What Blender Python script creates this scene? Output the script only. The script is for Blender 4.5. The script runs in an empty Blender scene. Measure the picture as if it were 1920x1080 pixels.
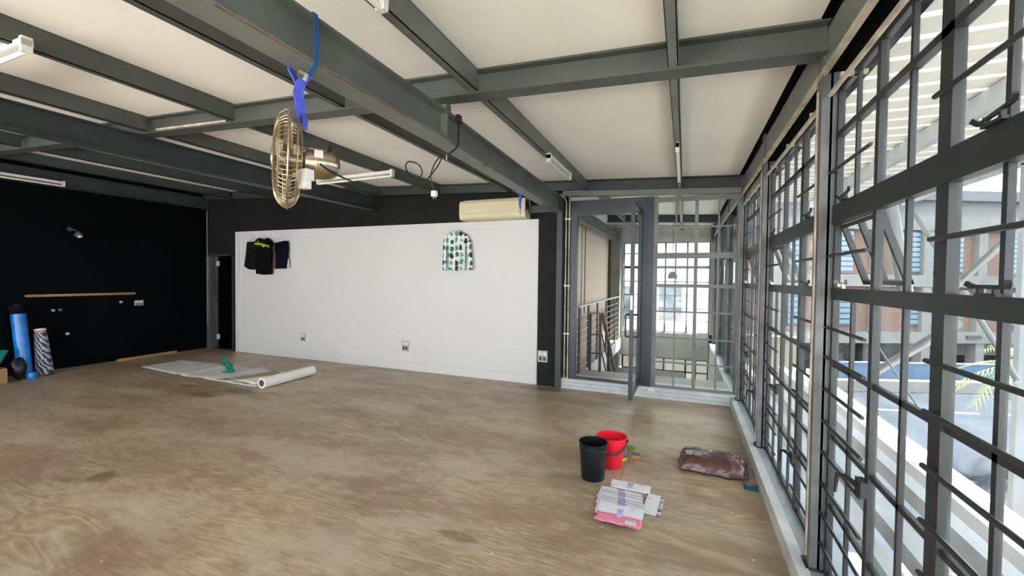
import bpy, math, random
from mathutils import Vector, Matrix
random.seed(7)
SC = bpy.context.scene
COL = SC.collection
# ------------------------------------------------------------------ camera, sky, sun, exposure
FPX, YAW, PITCH, ROLL, CAMZ = 800.0, 0.3844, -0.024, 0.0118, 1.5
fw = Vector((-math.sin(YAW)*math.cos(PITCH), math.cos(YAW)*math.cos(PITCH), math.sin(PITCH)))
rt = Vector((math.cos(YAW), math.sin(YAW), 0)); upv = rt.cross(fw)
RT = rt*math.cos(ROLL)+upv*math.sin(ROLL); UP = -rt*math.sin(ROLL)+upv*math.cos(ROLL)
cam = bpy.data.objects.new('camera', bpy.data.cameras.new('camera')); COL.objects.link(cam)
cam.data.sensor_width = 36.0; cam.data.lens = FPX/1920*36.0; cam.data.clip_start = .05; cam.data.clip_end = 500
M = Matrix((RT, UP, -fw)).transposed().to_4x4(); M.translation = Vector((0, 0, CAMZ)); cam.matrix_world = M
SC.camera = cam
W = bpy.data.worlds.new('sky'); SC.world = W; W.use_nodes = True
bg = W.node_tree.nodes['Background']; bg.inputs[0].default_value = (0.90, 0.95, 1.0, 1); bg.inputs[1].default_value = 2.3
sun = bpy.data.objects.new('sun', bpy.data.lights.new('sun', 'SUN')); COL.objects.link(sun)
sun.data.energy = 26.0; sun.data.angle = .01; sun.data.color = (1, .95, .86)
sun.rotation_euler = Vector((.45, .35, .84)).to_track_quat('Z', 'Y').to_euler()
SC.view_settings.view_transform = 'Standard'; SC.view_settings.look = 'None'
SC.view_settings.gamma = 1; SC.view_settings.use_curve_mapping = False
SC.view_settings.exposure = 1.42
SC.cycles.use_denoising = True
SC.cycles.max_bounces = 10; SC.cycles.diffuse_bounces = 6; SC.cycles.glossy_bounces = 4; SC.cycles.transparent_max_bounces = 32
SC.cycles.sample_clamp_indirect = 6

# ------------------------------------------------------------------ materials
MATS = {}
def mat(name, col, rough=.6, metal=0, noise=None, spec=.5, bump=None, emit=None):
    """noise=(scale,amount[,stretch]) mottles the colour; bump=(scale,strength)"""
    m = bpy.data.materials.new(name); m.use_nodes = True; nt = m.node_tree; n = nt.nodes; l = nt.links
    p = n['Principled BSDF']; p.inputs['Base Color'].default_value = (*col, 1); p.inputs['Roughness'].default_value = rough
    p.inputs['Metallic'].default_value = metal; p.inputs['Specular IOR Level'].default_value = spec
    if noise or bump:
        g = n.new('ShaderNodeNewGeometry')
    if noise:
        mp = n.new('ShaderNodeMapping'); l.new(g.outputs['Position'], mp.inputs[0])
        mp.inputs['Scale'].default_value = noise[2] if len(noise) > 2 else (1, 1, 1)
        t = n.new('ShaderNodeTexNoise'); t.inputs['Scale'].default_value = noise[0]; t.inputs['Detail'].default_value = 5
        l.new(mp.outputs[0], t.inputs[0])
        r = n.new('ShaderNodeValToRGB'); a = noise[1]
        r.color_ramp.elements[0].position = .3; r.color_ramp.elements[1].position = .7
        r.color_ramp.elements[0].color = (*[c*(1-a) for c in col], 1); r.color_ramp.elements[1].color = (*[min(1, c*(1+a)) for c in col], 1)
        l.new(t.outputs[0], r.inputs[0]); l.new(r.outputs[0], p.inputs['Base Color'])
    if bump:
        t2 = n.new('ShaderNodeTexNoise'); t2.inputs['Scale'].default_value = bump[0]; t2.inputs['Detail'].default_value = 4
        l.new(g.outputs['Position'], t2.inputs[0]); b = n.new('ShaderNodeBump'); b.inputs['Strength'].default_value = bump[1]; b.inputs['Distance'].default_value = .01
        l.new(t2.outputs[0], b.inputs['Height']); l.new(b.outputs[0], p.inputs['Normal'])
    MATS[name] = m
    return m
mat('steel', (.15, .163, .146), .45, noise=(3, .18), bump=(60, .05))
mat('steel_shaded', (.07, .078, .070), .5, noise=(3, .18), bump=(60, .05))  # same beam steel, darkened so its shade sits in the colour
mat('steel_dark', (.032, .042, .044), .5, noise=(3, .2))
mat('steel_frame', (.016, .020, .022), .45, noise=(5, .25))
mat('steel_blue', (.022, .036, .048), .4, noise=(2.5, .2))
mat('column', (.10, .106, .108), .4, noise=(4, .45, (2, 2, .6)))
mat('rust', (.22, .10, .05), .8, noise=(14, .4))
mat('dirty_white', (.42, .38, .30), .6, noise=(9, .35))
mat('ceiling', (.86, .84, .785), .75, noise=(1.2, .04))
mat('black_wall', (.002, .0024, .003), .8, noise=(2, .2), spec=.06)
mat('charcoal', (.014, .014, .015), .7, noise=(2, .2), spec=.15)
mat('white_panel', (.66, .655, .66), .5, noise=(.8, .02))
mat('kerb', (.50, .53, .54), .45, noise=(5, .18, (1, 1, 1)), bump=(25, .1))
mat('sill', (.30, .36, .42), .35, noise=(3, .25))
mat('step', (.50, .54, .57), .45, noise=(6, .12))
mat('white_plastic', (.72, .70, .66), .4)
mat('white_paint', (.75, .74, .70), .5, noise=(7, .08))
mat('grey_plastic', (.42, .42, .38), .45)
mat('black_plastic', (.003, .006, .010), .34, spec=.4)
mat('dark_grey_plastic', (.035, .038, .045), .4)
mat('red_plastic', (.80, .012, .035), .3)
mat('chrome', (.62, .60, .56), .18, 1)
mat('brass', (.46, .37, .24), .35, 1, noise=(12, .25))
mat('motor', (.44, .36, .26), .25, 1, noise=(8, .12))
mat('silver', (.55, .55, .55), .35, 1)
mat('cream', (.66, .60, .40), .4, noise=(3, .05))
mat('blue_strap', (.01, .10, .25), .6)
mat('violet_strap', (.05, .07, .45), .6, noise=(30, .3))
mat('rubber', (.012, .012, .012), .5)
mat('wood', (.36, .20, .07), .55, noise=(10, .3, (1, .15, 1)))
mat('cardboard', (.32, .18, .08), .7, noise=(8, .1))
mat('beige_wall', (.62, .50, .39), .7, noise=(1, .05))
mat('pink_wall', (.40, .27, .22), .7, noise=(4, .15))
mat('concrete', (.40, .38, .34), .7, noise=(2, .15), bump=(20, .1))
mat('concrete_dark', (.20, .18, .145), .8, noise=(1.5, .2))
mat('rail_paint', (.52, .54, .54), .4)
mat('handrail_wood', (.22, .15, .075), .45, noise=(9, .3))
mat('paper', (.78, .77, .74), .7)
mat('paper_grey', (.62, .62, .60), .7, noise=(5, .08))
mat('kraft', (.33, .25, .16), .7)
mat('tape_green', (.005, .16, .13), .35)
mat('blue_roll', (.006, .19, .62), .25, noise=(9, .3))
mat('navy', (.003, .004, .012), .9, spec=.1)
mat('black_cloth', (.004, .004, .005), .95, spec=.1)
mat('dark_cloth', (.007, .010, .010), .95, spec=.1)
mat('yellow_print', (.36, .40, .01), .8)
mat('rust_trim', (.10, .03, .012), .8)
mat('sponge_green', (.03, .22, .18), .9, bump=(300, .6))
mat('sponge_orange', (.75, .22, .10), .9, bump=(200, .8))
mat('sponge_yellow', (.75, .45, .05), .9, bump=(200, .8))
mat('scourer', (.20, .24, .04), .8, noise=(60, .5))
mat('teal_scrap', (.0, .10, .16), .6)
mat('card_white', (.74, .77, .84), .5)
mat('clear_hook', (.42, .45, .80), .2)
mat('sticker', (.60, .68, .66), .4)
mat('asphalt', (0.026, 0.031, 0.040), 1.0, noise=(.6, .2), spec=.0)
mat('road_paint', (.5, .5, .5), .7)
mat('ext_concrete', (0.182, 0.182, 0.176), .8, spec=.05, noise=(1.5, .1))
mat('ext_pale', (0.18, 0.18, 0.18), .8, spec=.05)
mat('ext_roof', (0.09, 0.102, 0.114), .7)
mat('ext_glass', (.05, .08, .11), .15)
mat('ext_louvre', (.13, .19, .24), .25)
mat('ext_blue', (.075, .12, .20), .6, spec=.05)
mat('ext_steel', (0.21, 0.231, 0.252), .45, noise=(2, .2))
mat('ext_steel_sunlit', (.55, .56, .57), .5)  # sunlit copy of the outdoor steel, sunshine put into the colour
mat('car_paint', (.02, .025, .03), .25)
mat('car_glass', (.03, .04, .05), .1)
mat('tyre', (.01, .01, .01), .8)
mat('palm', (.16, .26, .03), .5, noise=(8, .4))
mat('leaf_green', (.05, .12, .02), .7, noise=(3, .5))
mat('trunk', (.12, .08, .05), .9)
mat('pack_brown', (.07, .035, .025), .8)
mat('canopy_board', (.42, .41, .38), .7)
mat('paving', (.34, .31, .28), .8, spec=.05, noise=(1.2, .3))
mat('bounce_terrace', (.72, .70, .66), .8, spec=.05, noise=(1, .1))
mat('stair_tread', (.30, .30, .29), .6)

def nodes_of(name):
    m = bpy.data.materials.new(name); m.use_nodes = True; MATS[name] = m
    return m, m.node_tree.nodes, m.node_tree.links
def ramp(n, stops):
    r = n.new('ShaderNodeValToRGB'); e = r.color_ramp.elements
    while len(e) < len(stops): e.new(.5)
    for k, (p, c) in enumerate(stops): e[k].position = p; e[k].color = (*c, 1)
    return r
def mix(n, l, a, b, fac, mode='MIX'):
    x = n.new('ShaderNodeMix'); x.data_type = 'RGBA'; x.blend_type = mode
    for s, v in ((0, fac), (6, a), (7, b)):
        if hasattr(v, 'links'): l.new(v, x.inputs[s])
        elif s == 0: x.inputs[0].default_value = v
        else: x.inputs[s].default_value = (*v, 1)
    return x.outputs[2]
# glass: transparent with fresnel gloss and a film of dust
m, n, l = nodes_of('glass'); n.remove(n['Principled BSDF'])
tr = n.new('ShaderNodeBsdfTransparent'); tr.inputs[0].default_value = (.95, .975, .97, 1)
gl = n.new('ShaderNodeBsdfGlossy'); gl.inputs['Roughness'].default_value = .03
lw = n.new('ShaderNodeLayerWeight'); pw = n.new('ShaderNodeMath'); pw.operation = 'POWER'; l.new(lw.outputs['Facing'], pw.inputs[0]); pw.inputs[1].default_value = 5
fr = n.new('ShaderNodeMath'); fr.operation = 'MULTIPLY_ADD'; l.new(pw.outputs[0], fr.inputs[0]); fr.inputs[1].default_value = .22; fr.inputs[2].default_value = .02
lw.inputs[0].default_value = .5
ms = n.new('ShaderNodeMixShader'); l.new(fr.outputs[0], ms.inputs[0]); l.new(tr.outputs[0], ms.inputs[1]); l.new(gl.outputs[0], ms.inputs[2])
g = n.new('ShaderNodeNewGeometry'); t = n.new('ShaderNodeTexNoise'); t.inputs['Scale'].default_value = 5; t.inputs['Detail'].default_value = 6
l.new(g.outputs['Position'], t.inputs[0]); mr = n.new('ShaderNodeMapRange'); mr.inputs[1].default_value = .45; mr.inputs[2].default_value = .8; mr.inputs[3].default_value = .004; mr.inputs[4].default_value = .05
l.new(t.outputs[0], mr.inputs[0])
df = n.new('ShaderNodeBsdfTranslucent'); df.inputs[0].default_value = (.8, .82, .82, 1)
m2 = n.new('ShaderNodeMixShader'); l.new(mr.outputs[0], m2.inputs[0]); l.new(ms.outputs[0], m2.inputs[1]); l.new(df.outputs[0], m2.inputs[2])
l.new(m2.outputs[0], n['Material Output'].inputs[0])
# plywood; stains: x, y, radii, strength
STAINS = [(-5.25, 3.75, .30, .12, .75), (-5.55, 3.45, .22, .10, .6), (-6.15, 3.65, .14, .06, .5), (-3.95, 1.75, .10, .08, .6), (-1.95, 4.95, .45, .25, .35), (-1.75, 5.5, .40, .10, .7), (-1.2, 2.15, .12, .04, .6), (-.72, 3.05, .25, .14, .35)]
m, n, l = nodes_of('plywood'); p = n['Principled BSDF']
g = n.new('ShaderNodeNewGeometry'); oi = n.new('ShaderNodeObjectInfo')
ofs = n.new('ShaderNodeVectorMath'); ofs.operation = 'MULTIPLY_ADD'
cx = n.new('ShaderNodeCombineXYZ'); l.new(oi.outputs['Random'], cx.inputs[0]); l.new(oi.outputs['Random'], cx.inputs[1])
l.new(cx.outputs[0], ofs.inputs[0]); ofs.inputs[1].default_value = (37, 53, 0); l.new(g.outputs['Position'], ofs.inputs[2])
mp = n.new('ShaderNodeMapping'); mp.inputs['Scale'].default_value = (.55, 2.6, 1); l.new(ofs.outputs[0], mp.inputs[0])
gn = n.new('ShaderNodeTexNoise'); gn.inputs['Scale'].default_value = 1.5; gn.inputs['Detail'].default_value = 2; gn.inputs['Distortion'].default_value = .6; l.new(mp.outputs[0], gn.inputs[0])
mult = n.new('ShaderNodeMath'); mult.operation = 'MULTIPLY'; mult.inputs[1].default_value = 11; l.new(gn.outputs[0], mult.inputs[0])
frac = n.new('ShaderNodeMath'); frac.operation = 'PINGPONG'; frac.inputs[1].default_value = .5; l.new(mult.outputs[0], frac.inputs[0])
mp2 = n.new('ShaderNodeMapping'); mp2.inputs['Scale'].default_value = (3, 26, 1); l.new(ofs.outputs[0], mp2.inputs[0])
fine = n.new('ShaderNodeTexNoise'); fine.inputs['Scale'].default_value = 2.2; fine.inputs['Detail'].default_value = 6; fine.inputs['Roughness'].default_value = .65; l.new(mp2.outputs[0], fine.inputs[0])
blot = n.new('ShaderNodeTexNoise'); blot.inputs['Scale'].default_value = .9; blot.inputs['Detail'].default_value = 6; blot.inputs['Roughness'].default_value = .62; l.new(g.outputs['Position'], blot.inputs[0])
r1 = ramp(n, [(.0, (.29, .21, .135)), (.35, (.41, .315, .21)), (.5, (.53, .425, .30))]); l.new(frac.outputs[0], r1.inputs[0])
r2 = ramp(n, [(.3, (.29, .205, .13)), (.5, (.42, .325, .215)), (.68, (.64, .53, .385))]); l.new(fine.outputs[0], r2.inputs[0])
msk = n.new('ShaderNodeTexNoise'); msk.inputs['Scale'].default_value = .8; msk.inputs['Detail'].default_value = 5; l.new(ofs.outputs[0], msk.inputs[0])
rm = ramp(n, [(.40, (.9, .9, .9)), (.62, (.25, .25, .25))]); l.new(msk.outputs[0], rm.inputs[0])
c1 = mix(n, l, r1.outputs[0], r2.outputs[0], rm.outputs[0])
r3 = ramp(n, [(.28, (.55, .53, .52)), (.48, (.86, .86, .87)), (.70, (1.22, 1.23, 1.22))]); l.new(blot.outputs[0], r3.inputs[0])
c2 = mix(n, l, c1, r3.outputs[0], .85, 'MULTIPLY')
vor = n.new('ShaderNodeTexNoise'); vor.inputs['Scale'].default_value = 3.1; vor.inputs['Detail'].default_value = 3; l.new(g.outputs['Position'], vor.inputs[0])
r4 = ramp(n, [(.72, (0, 0, 0)), (.80, (.8, .8, .8))]); l.new(vor.outputs[0], r4.inputs[0])
c3 = mix(n, l, c2, (.15, .08, .05), r4.outputs[0])
red = n.new('ShaderNodeTexNoise'); red.inputs['Scale'].default_value = 1.7; red.inputs['Detail'].default_value = 7; red.inputs['Roughness'].default_value = .7
mpr = n.new('ShaderNodeMapping'); mpr.inputs['Scale'].default_value = (.6, 1.5, 1); mpr.inputs['Location'].default_value = (5, 2, 0); l.new(g.outputs['Position'], mpr.inputs[0]); l.new(mpr.outputs[0], red.inputs[0])
r5 = ramp(n, [(.48, (0, 0, 0)), (.56, (.42, .42, .42)), (.72, (.75, .75, .75))]); l.new(red.outputs[0], r5.inputs[0])
c3 = mix(n, l, c3, (.27, .165, .105), r5.outputs[0])
pale = n.new('ShaderNodeTexNoise'); pale.inputs['Scale'].default_value = 1.3; pale.inputs['Detail'].default_value = 8; pale.inputs['Roughness'].default_value = .72
mpp = n.new('ShaderNodeMapping'); mpp.inputs['Scale'].default_value = (.7, 1.6, 1); mpp.inputs['Location'].default_value = (-3, 7, 0); l.new(g.outputs['Position'], mpp.inputs[0]); l.new(mpp.outputs[0], pale.inputs[0])
r6 = ramp(n, [(.49, (0, 0, 0)), (.57, (.35, .35, .35)), (.72, (.75, .75, .75))]); l.new(pale.outputs[0], r6.inputs[0])
c3 = mix(n, l, c3, (.56, .50, .40), r6.outputs[0])
for px_, py_, rx_, ry_, st_ in STAINS:
    sb = n.new('ShaderNodeVectorMath'); sb.operation = 'SUBTRACT'; l.new(g.outputs['Position'], sb.inputs[0]); sb.inputs[1].default_value = (px_, py_, 0)
    sd = n.new('ShaderNodeVectorMath'); sd.operation = 'DIVIDE'; l.new(sb.outputs[0], sd.inputs[0]); sd.inputs[1].default_value = (rx_, ry_, 1)
    ln = n.new('ShaderNodeVectorMath'); ln.operation = 'LENGTH'; l.new(sd.outputs[0], ln.inputs[0])
    am = n.new('ShaderNodeMath'); am.operation = 'MULTIPLY_ADD'; l.new(red.outputs[0], am.inputs[0]); am.inputs[1].default_value = 1.6; l.new(ln.outputs['Value'], am.inputs[2])
    rs = ramp(n, [(.0, (st_, st_, st_)), (.98, (0, 0, 0))]); rs.color_ramp.elements[0].position = .78
    hv = n.new('ShaderNodeMath'); hv.operation = 'MULTIPLY'; l.new(am.outputs[0], hv.inputs[0]); hv.inputs[1].default_value = .5; l.new(hv.outputs[0], rs.inputs[0])
    c3 = mix(n, l, c3, (.13, .075, .045), rs.outputs[0])
vf = n.new('ShaderNodeTexVoronoi'); vf.inputs['Scale'].default_value = 3.6; l.new(g.outputs['Position'], vf.inputs[0])
r7 = ramp(n, [(.022, (1, 1, 1)), (.030, (0, 0, 0))]); l.new(vf.outputs['Distance'], r7.inputs[0])
c3 = mix(n, l, c3, (.75, .72, .64), r7.outputs[0])
l.new(c3, p.inputs['Base Color'])
rr = n.new('ShaderNodeMapRange'); rr.inputs[3].default_value = .28; rr.inputs[4].default_value = .55; l.new(blot.outputs[0], rr.inputs[0]); l.new(rr.outputs[0], p.inputs['Roughness'])
bp = n.new('ShaderNodeBump'); bp.inputs['Strength'].default_value = .12; bp.inputs['Distance'].default_value = .004; l.new(fine.outputs[0], bp.inputs['Height']); l.new(bp.outputs[0], p.inputs['Normal'])
# shiny brown plastic film
m, n, l = nodes_of('brown_film'); p = n['Principled BSDF']; p.inputs['Base Color'].default_value = (.085, .036, .032, 1); p.inputs['Roughness'].default_value = .2
g = n.new('ShaderNodeTexCoord'); t = n.new('ShaderNodeTexNoise'); t.inputs['Scale'].default_value = 11; t.inputs['Detail'].default_value = 2; t.inputs['Distortion'].default_value = 1.6; l.new(g.outputs['Object'], t.inputs[0])
b = n.new('ShaderNodeBump'); b.inputs['Strength'].default_value = .35; b.inputs['Distance'].default_value = .02; l.new(t.outputs[0], b.inputs['Height']); l.new(b.outputs[0], p.inputs['Normal'])
# brick (facade across the street)
m, n, l = nodes_of('brick'); p = n['Principled BSDF']; p.inputs['Roughness'].default_value = .85
g = n.new('ShaderNodeTexCoord'); mp = n.new('ShaderNodeMapping'); mp.inputs['Rotation'].default_value = (math.pi/2, 0, 0); l.new(g.outputs['Object'], mp.inputs[0])
bt = n.new('ShaderNodeTexBrick'); bt.inputs['Scale'].default_value = 3.4; bt.inputs['Color1'].default_value = (.16, .08, .055, 1); bt.inputs['Color2'].default_value = (.12, .06, .045, 1); bt.inputs['Mortar'].default_value = (.19, .16, .135, 1)
bt.inputs['Mortar Size'].default_value = .025
l.new(mp.outputs[0], bt.inputs[0]); l.new(bt.outputs[0], p.inputs['Base Color'])
# translucent roof sheet
m, n, l = nodes_of('roof_sheet'); n.remove(n['Principled BSDF'])
a = n.new('ShaderNodeBsdfDiffuse'); a.inputs[0].default_value = (.5, .5, .48, 1); b = n.new('ShaderNodeBsdfTranslucent'); b.inputs[0].default_value = (.45, .44, .41, 1)
s = n.new('ShaderNodeMixShader'); s.inputs[0].default_value = .55; l.new(a.outputs[0], s.inputs[1]); l.new(b.outputs[0], s.inputs[2]); l.new(s.outputs[0], n['Material Output'].inputs[0])
def spots(name, base, cols, scale, lo):
    m, n, l = nodes_of(name); p = n['Principled BSDF']; p.inputs['Roughness'].default_value = .8
    g = n.new('ShaderNodeTexCoord'); v = n.new('ShaderNodeTexVoronoi'); v.inputs['Scale'].default_value = scale; v.inputs['Randomness'].default_value = .3
    nz = n.new('ShaderNodeTexNoise'); nz.inputs['Scale'].default_value = scale*3
    ad = n.new('ShaderNodeMix'); ad.data_type = 'RGBA'; ad.blend_type = 'LINEAR_LIGHT'; ad.inputs[0].default_value = .025
    mp = n.new('ShaderNodeMapping'); mp.inputs['Scale'].default_value = (1.0, .0, .75); l.new(g.outputs['Object'], mp.inputs[0])
    l.new(mp.outputs[0], ad.inputs[6]); l.new(mp.outputs[0], nz.inputs[0]); l.new(nz.outputs['Color'], ad.inputs[7]); l.new(ad.outputs[2], v.inputs[0])
    r = ramp(n, [(lo, (1, 1, 1)), (lo+.03, (0, 0, 0))]); l.new(v.outputs['Distance'], r.inputs[0])
    rc = ramp(n, [(k/len(cols), c) for k, c in enumerate(cols)]); rc.color_ramp.interpolation = 'CONSTANT'; l.new(v.outputs['Color'], rc.inputs[0])
    l.new(mix(n, l, base, rc.outputs[0], r.outputs[0]), p.inputs['Base Color'])
spots('leaf_print', (.74, .75, .79), [(.01, .16, .08), (.012, .03, .028), (.05, .30, .20), (.01, .14, .07), (.22, .30, .28)], 12.5, .40)
spots('leopard', (.55, .55, .62), [(.03, .02, .05), (.06, .04, .08)], 45, .38)
def stripes(name, c1, c2, period, axis, duty=.5, wob=.12, rough=.7):
    m, n, l = nodes_of(name); p = n['Principled BSDF']; p.inputs['Roughness'].default_value = rough
    g = n.new('ShaderNodeTexCoord'); w = n.new('ShaderNodeTexWave'); w.bands_direction = axis; w.inputs['Scale'].default_value = math.pi/(10*period)*2/ (2*math.pi)*10 if False else .314/period
    w.inputs['Distortion'].default_value = wob*10; w.inputs['Detail'].default_value = 1; w.inputs['Detail Scale'].default_value = 1.5
    l.new(g.outputs['Object'], w.inputs[0]); r = ramp(n, [(duty-.06, c1), (duty+.06, c2)]); l.new(w.outputs[0], r.inputs[0]); l.new(r.outputs[0], p.inputs['Base Color'])
stripes('pink_stripe', (.74, .008, .14), (.80, .66, .72), .020, 'Y', .62, .12)
stripes('roll_pattern', (.03, .035, .065), (.40, .40, .46), .034, 'DIAGONAL', .5, .5)

# ------------------------------------------------------------------ mesh builder
class B:
    def __init__(s): s.v = []; s.f = []; s.M = None; s.open = False
    def add(s, vs, fs):
        k = len(s.v)
        s.v += [tuple(s.M @ Vector(p)) if s.M else tuple(p) for p in vs]
        s.f += [tuple(i+k for i in f) for f in fs]; return s
    def box(s, x0, x1, y0, y1, z0, z1):
        x0, x1 = sorted((x0, x1)); y0, y1 = sorted((y0, y1)); z0, z1 = sorted((z0, z1))
        return s.hexa([(x0, y0, z0), (x1, y0, z0), (x1, y1, z0), (x0, y1, z0), (x0, y0, z1), (x1, y0, z1), (x1, y1, z1), (x0, y1, z1)])
    def hexa(s, vs): return s.add(vs, [(0, 3, 2, 1), (4, 5, 6, 7), (0, 1, 5, 4), (1, 2, 6, 5), (2, 3, 7, 6), (3, 0, 4, 7)])
    def sbox(s, x0, x1, y0, y1, c0, c1, S=.042):       # box that follows the slope of the roof
        return s.hexa([(x, y, c-S*x) for c in (c0, c1) for x, y in ((x0, y0), (x1, y0), (x1, y1), (x0, y1))])
    def bar(s, p, q, w, h, up=(0, 0, 1)):              # rectangular bar from p to q
        p, q = Vector(p), Vector(q); d = (q-p).normalized(); a = d.cross(Vector(up))
        if a.length < 1e-4: a = d.cross(Vector((1, 0, 0)))
        a.normalize(); b = a.cross(d); a *= w/2; b *= h/2
        return s.hexa([p-a-b, p+a-b, q+a-b, q-a-b, p-a+b, p+a+b, q+a+b, q-a+b])
    def cyl(s, p, q, r0, r1=None, n=12, caps=True):
        r1 = r0 if r1 is None else r1; p, q = Vector(p), Vector(q); d = (q-p).normalized()
        a = d.orthogonal().normalized(); b = d.cross(a); vs = []
        for c, r in ((p, r0), (q, r1)):
            vs += [c+(a*math.cos(2*math.pi*k/n)+b*math.sin(2*math.pi*k/n))*r for k in range(n)]
        fs = [(k, (k+1) % n, n+(k+1) % n, n+k) for k in range(n)]
        if caps: fs += [tuple(range(n))[::-1], tuple(range(n, 2*n))]
        return s.add(vs, fs)
    def tube(s, pts, r, n=8, closed=False):
        pts = [Vector(p) for p in pts]; m = len(pts); vs = []; a = None
        for k in range(m):
            d = (pts[(k+1) % m]-pts[k-1]) if closed else (pts[min(k+1, m-1)]-pts[max(k-1, 0)])
            d.normalize()
            if a is None: a = d.orthogonal().normalized()
            a = (a-d*a.dot(d)).normalized(); b = d.cross(a)
            rr = r[k] if isinstance(r, (list, tuple)) else r
            vs += [pts[k]+(a*math.cos(2*math.pi*j/n)+b*math.sin(2*math.pi*j/n))*rr for j in range(n)]
        fs = []
        for k in range(m if closed else m-1):
            k2 = (k+1) % m
            fs += [(k*n+j, k*n+(j+1) % n, k2*n+(j+1) % n, k2*n+j) for j in range(n)]
        if not closed: fs += [tuple(range(n))[::-1], tuple(range((m-1)*n, m*n))]
        return s.add(vs, fs)
    def lathe(s, prof, n=28, c=(0, 0, 0), close=False):  # prof: (r,z) about z through c
        vs = [(c[0]+r*math.cos(2*math.pi*j/n), c[1]+r*math.sin(2*math.pi*j/n), c[2]+z) for r, z in prof for j in range(n)]
        m = len(prof); fs = []
        for k in range(m if close else m-1):
            k2 = (k+1) % m
            fs += [(k*n+j, k*n+(j+1) % n, k2*n+(j+1) % n, k2*n+j) for j in range(n)]
        return s.add(vs, fs)
    def prism(s, poly, y0, y1):                          # outline in x,z pushed from y0 to y1
        k = len(poly); vs = [(x, y0, z) for x, z in poly]+[(x, y1, z) for x, z in poly]
        return s.add(vs, [tuple(range(k)), tuple(range(2*k-1, k-1, -1))]+[(j, k+j, k+(j+1) % k, (j+1) % k) for j in range(k)])
    def grid(s, fn, nu, nv):
        s.open = True
        vs = [fn(i/nu, j/nv) for i in range(nu+1) for j in range(nv+1)]
        return s.add(vs, [(i*(nv+1)+j, (i+1)*(nv+1)+j, (i+1)*(nv+1)+j+1, i*(nv+1)+j+1) for i in range(nu) for j in range(nv)])
    def build(s, name, m, parent=None, smooth=False, origin=None, local=False):
        if parent is not None:
            o0 = Vector((0, 0, 0)) if local else Vector(parent['_o'])
        else:
            o0 = Vector(origin) if origin else Vector((sum(p[0] for p in s.v)/len(s.v), sum(p[1] for p in s.v)/len(s.v), min(p[2] for p in s.v)))
        me = bpy.data.meshes.new(name); me.from_pydata([Vector(p)-o0 for p in s.v], [], s.f); me.materials.append(MATS[m]); me.update()
        import bmesh as bmm
        bm = bmm.new(); bm.from_mesh(me); None if s.open else bmm.ops.recalc_face_normals(bm, faces=bm.faces); bm.to_mesh(me); bm.free()
        if smooth:
            for f in me.polygons: f.use_smooth = True
            if smooth != 'all': me.set_sharp_from_angle(angle=math.radians(40))
        o = bpy.data.objects.new(name, me); COL.objects.link(o)
        if parent is not None: o.parent = parent; o['_o'] = parent['_o']
        else: o.location = o0; o['_o'] = tuple(o0)
        return o
def root(name, loc, label=None, cat=None, group=None, kind=None, rotz=0):
    o = bpy.data.objects.new(name, None); COL.objects.link(o); o.location = loc; o.rotation_euler = (0, 0, rotz); o['_o'] = tuple(loc); o.empty_display_size = .1
    return tag(o, label, cat, group, kind)
def tag(o, label=None, cat=None, group=None, kind=None):
    for k, v in (('label', label), ('category', cat), ('group', group), ('kind', kind)):
        if v: o[k] = v
    return o
CACHE = {}
def piece(name, c, d, m, parent, local=False):           # a box part sharing its mesh with alike pieces; c centre, d size
    key = (name, tuple(round(x, 4) for x in d), m)
    if key not in CACHE:
        b = B().box(-d[0]/2, d[0]/2, -d[1]/2, d[1]/2, -d[2]/2, d[2]/2)
        me = bpy.data.meshes.new(name); me.from_pydata(b.v, [], b.f); me.materials.append(MATS[m]); CACHE[key] = me
    o = bpy.data.objects.new(name, CACHE[key]); COL.objects.link(o); o.parent = parent
    o.location = Vector(c) if local else Vector(c)-Vector(parent['_o']); o['_o'] = parent['_o']
    return o
def struct(o, label=None, cat=None): return tag(o, label, cat, None, 'structure')

XL, XK, XS, XW, D = -8.98, .53, .585, .665, 5.68     # left wall, kerb, sill, window plane, back plane
YB = -3.2                                            # wall behind the camera
S = .042
CE = 2.745                                           # ceiling level at x = 0
# ------------------------------------------------------------------ floor
fl = struct(B().box(XL-.1, XK+.2, YB-.1, 5.9, -.12, -.02).build('floor', 'concrete_dark'), 'worn plywood floor of the empty room', 'floor')
ys = [YB, -2.14, -1.14, -.14, .86, 1.86, 2.86, 3.86, 4.86, 5.70]
for r in range(len(ys)-1):
    off = -1.64 if r % 2 == 1 else -.42
    xs = [XL]+[x for x in [off+2.44*k for k in range(-4, 3)] if XL+.1 < x < XK-.1]+[XK+.02]
    for a, b in zip(xs[:-1], xs[1:]):
        piece('plywood_sheet', ((a+b)/2, (ys[r]+ys[r+1])/2, -.01), (b-a-.0025, ys[r+1]-ys[r]-.0025, .02), 'plywood', fl)
# kerb and sill below the windows
k = struct(B().box(XK, XS, YB, 10.4, -.3, .102).build('trim_1', 'kerb'), 'pale grey kerb running along the window wall', 'kerb')
k = struct(B().box(XS, .80, YB, 10.4, -.3, .094).build('trim_2', 'sill'), 'blue-grey steel sill under the tall windows', 'sill')
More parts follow.
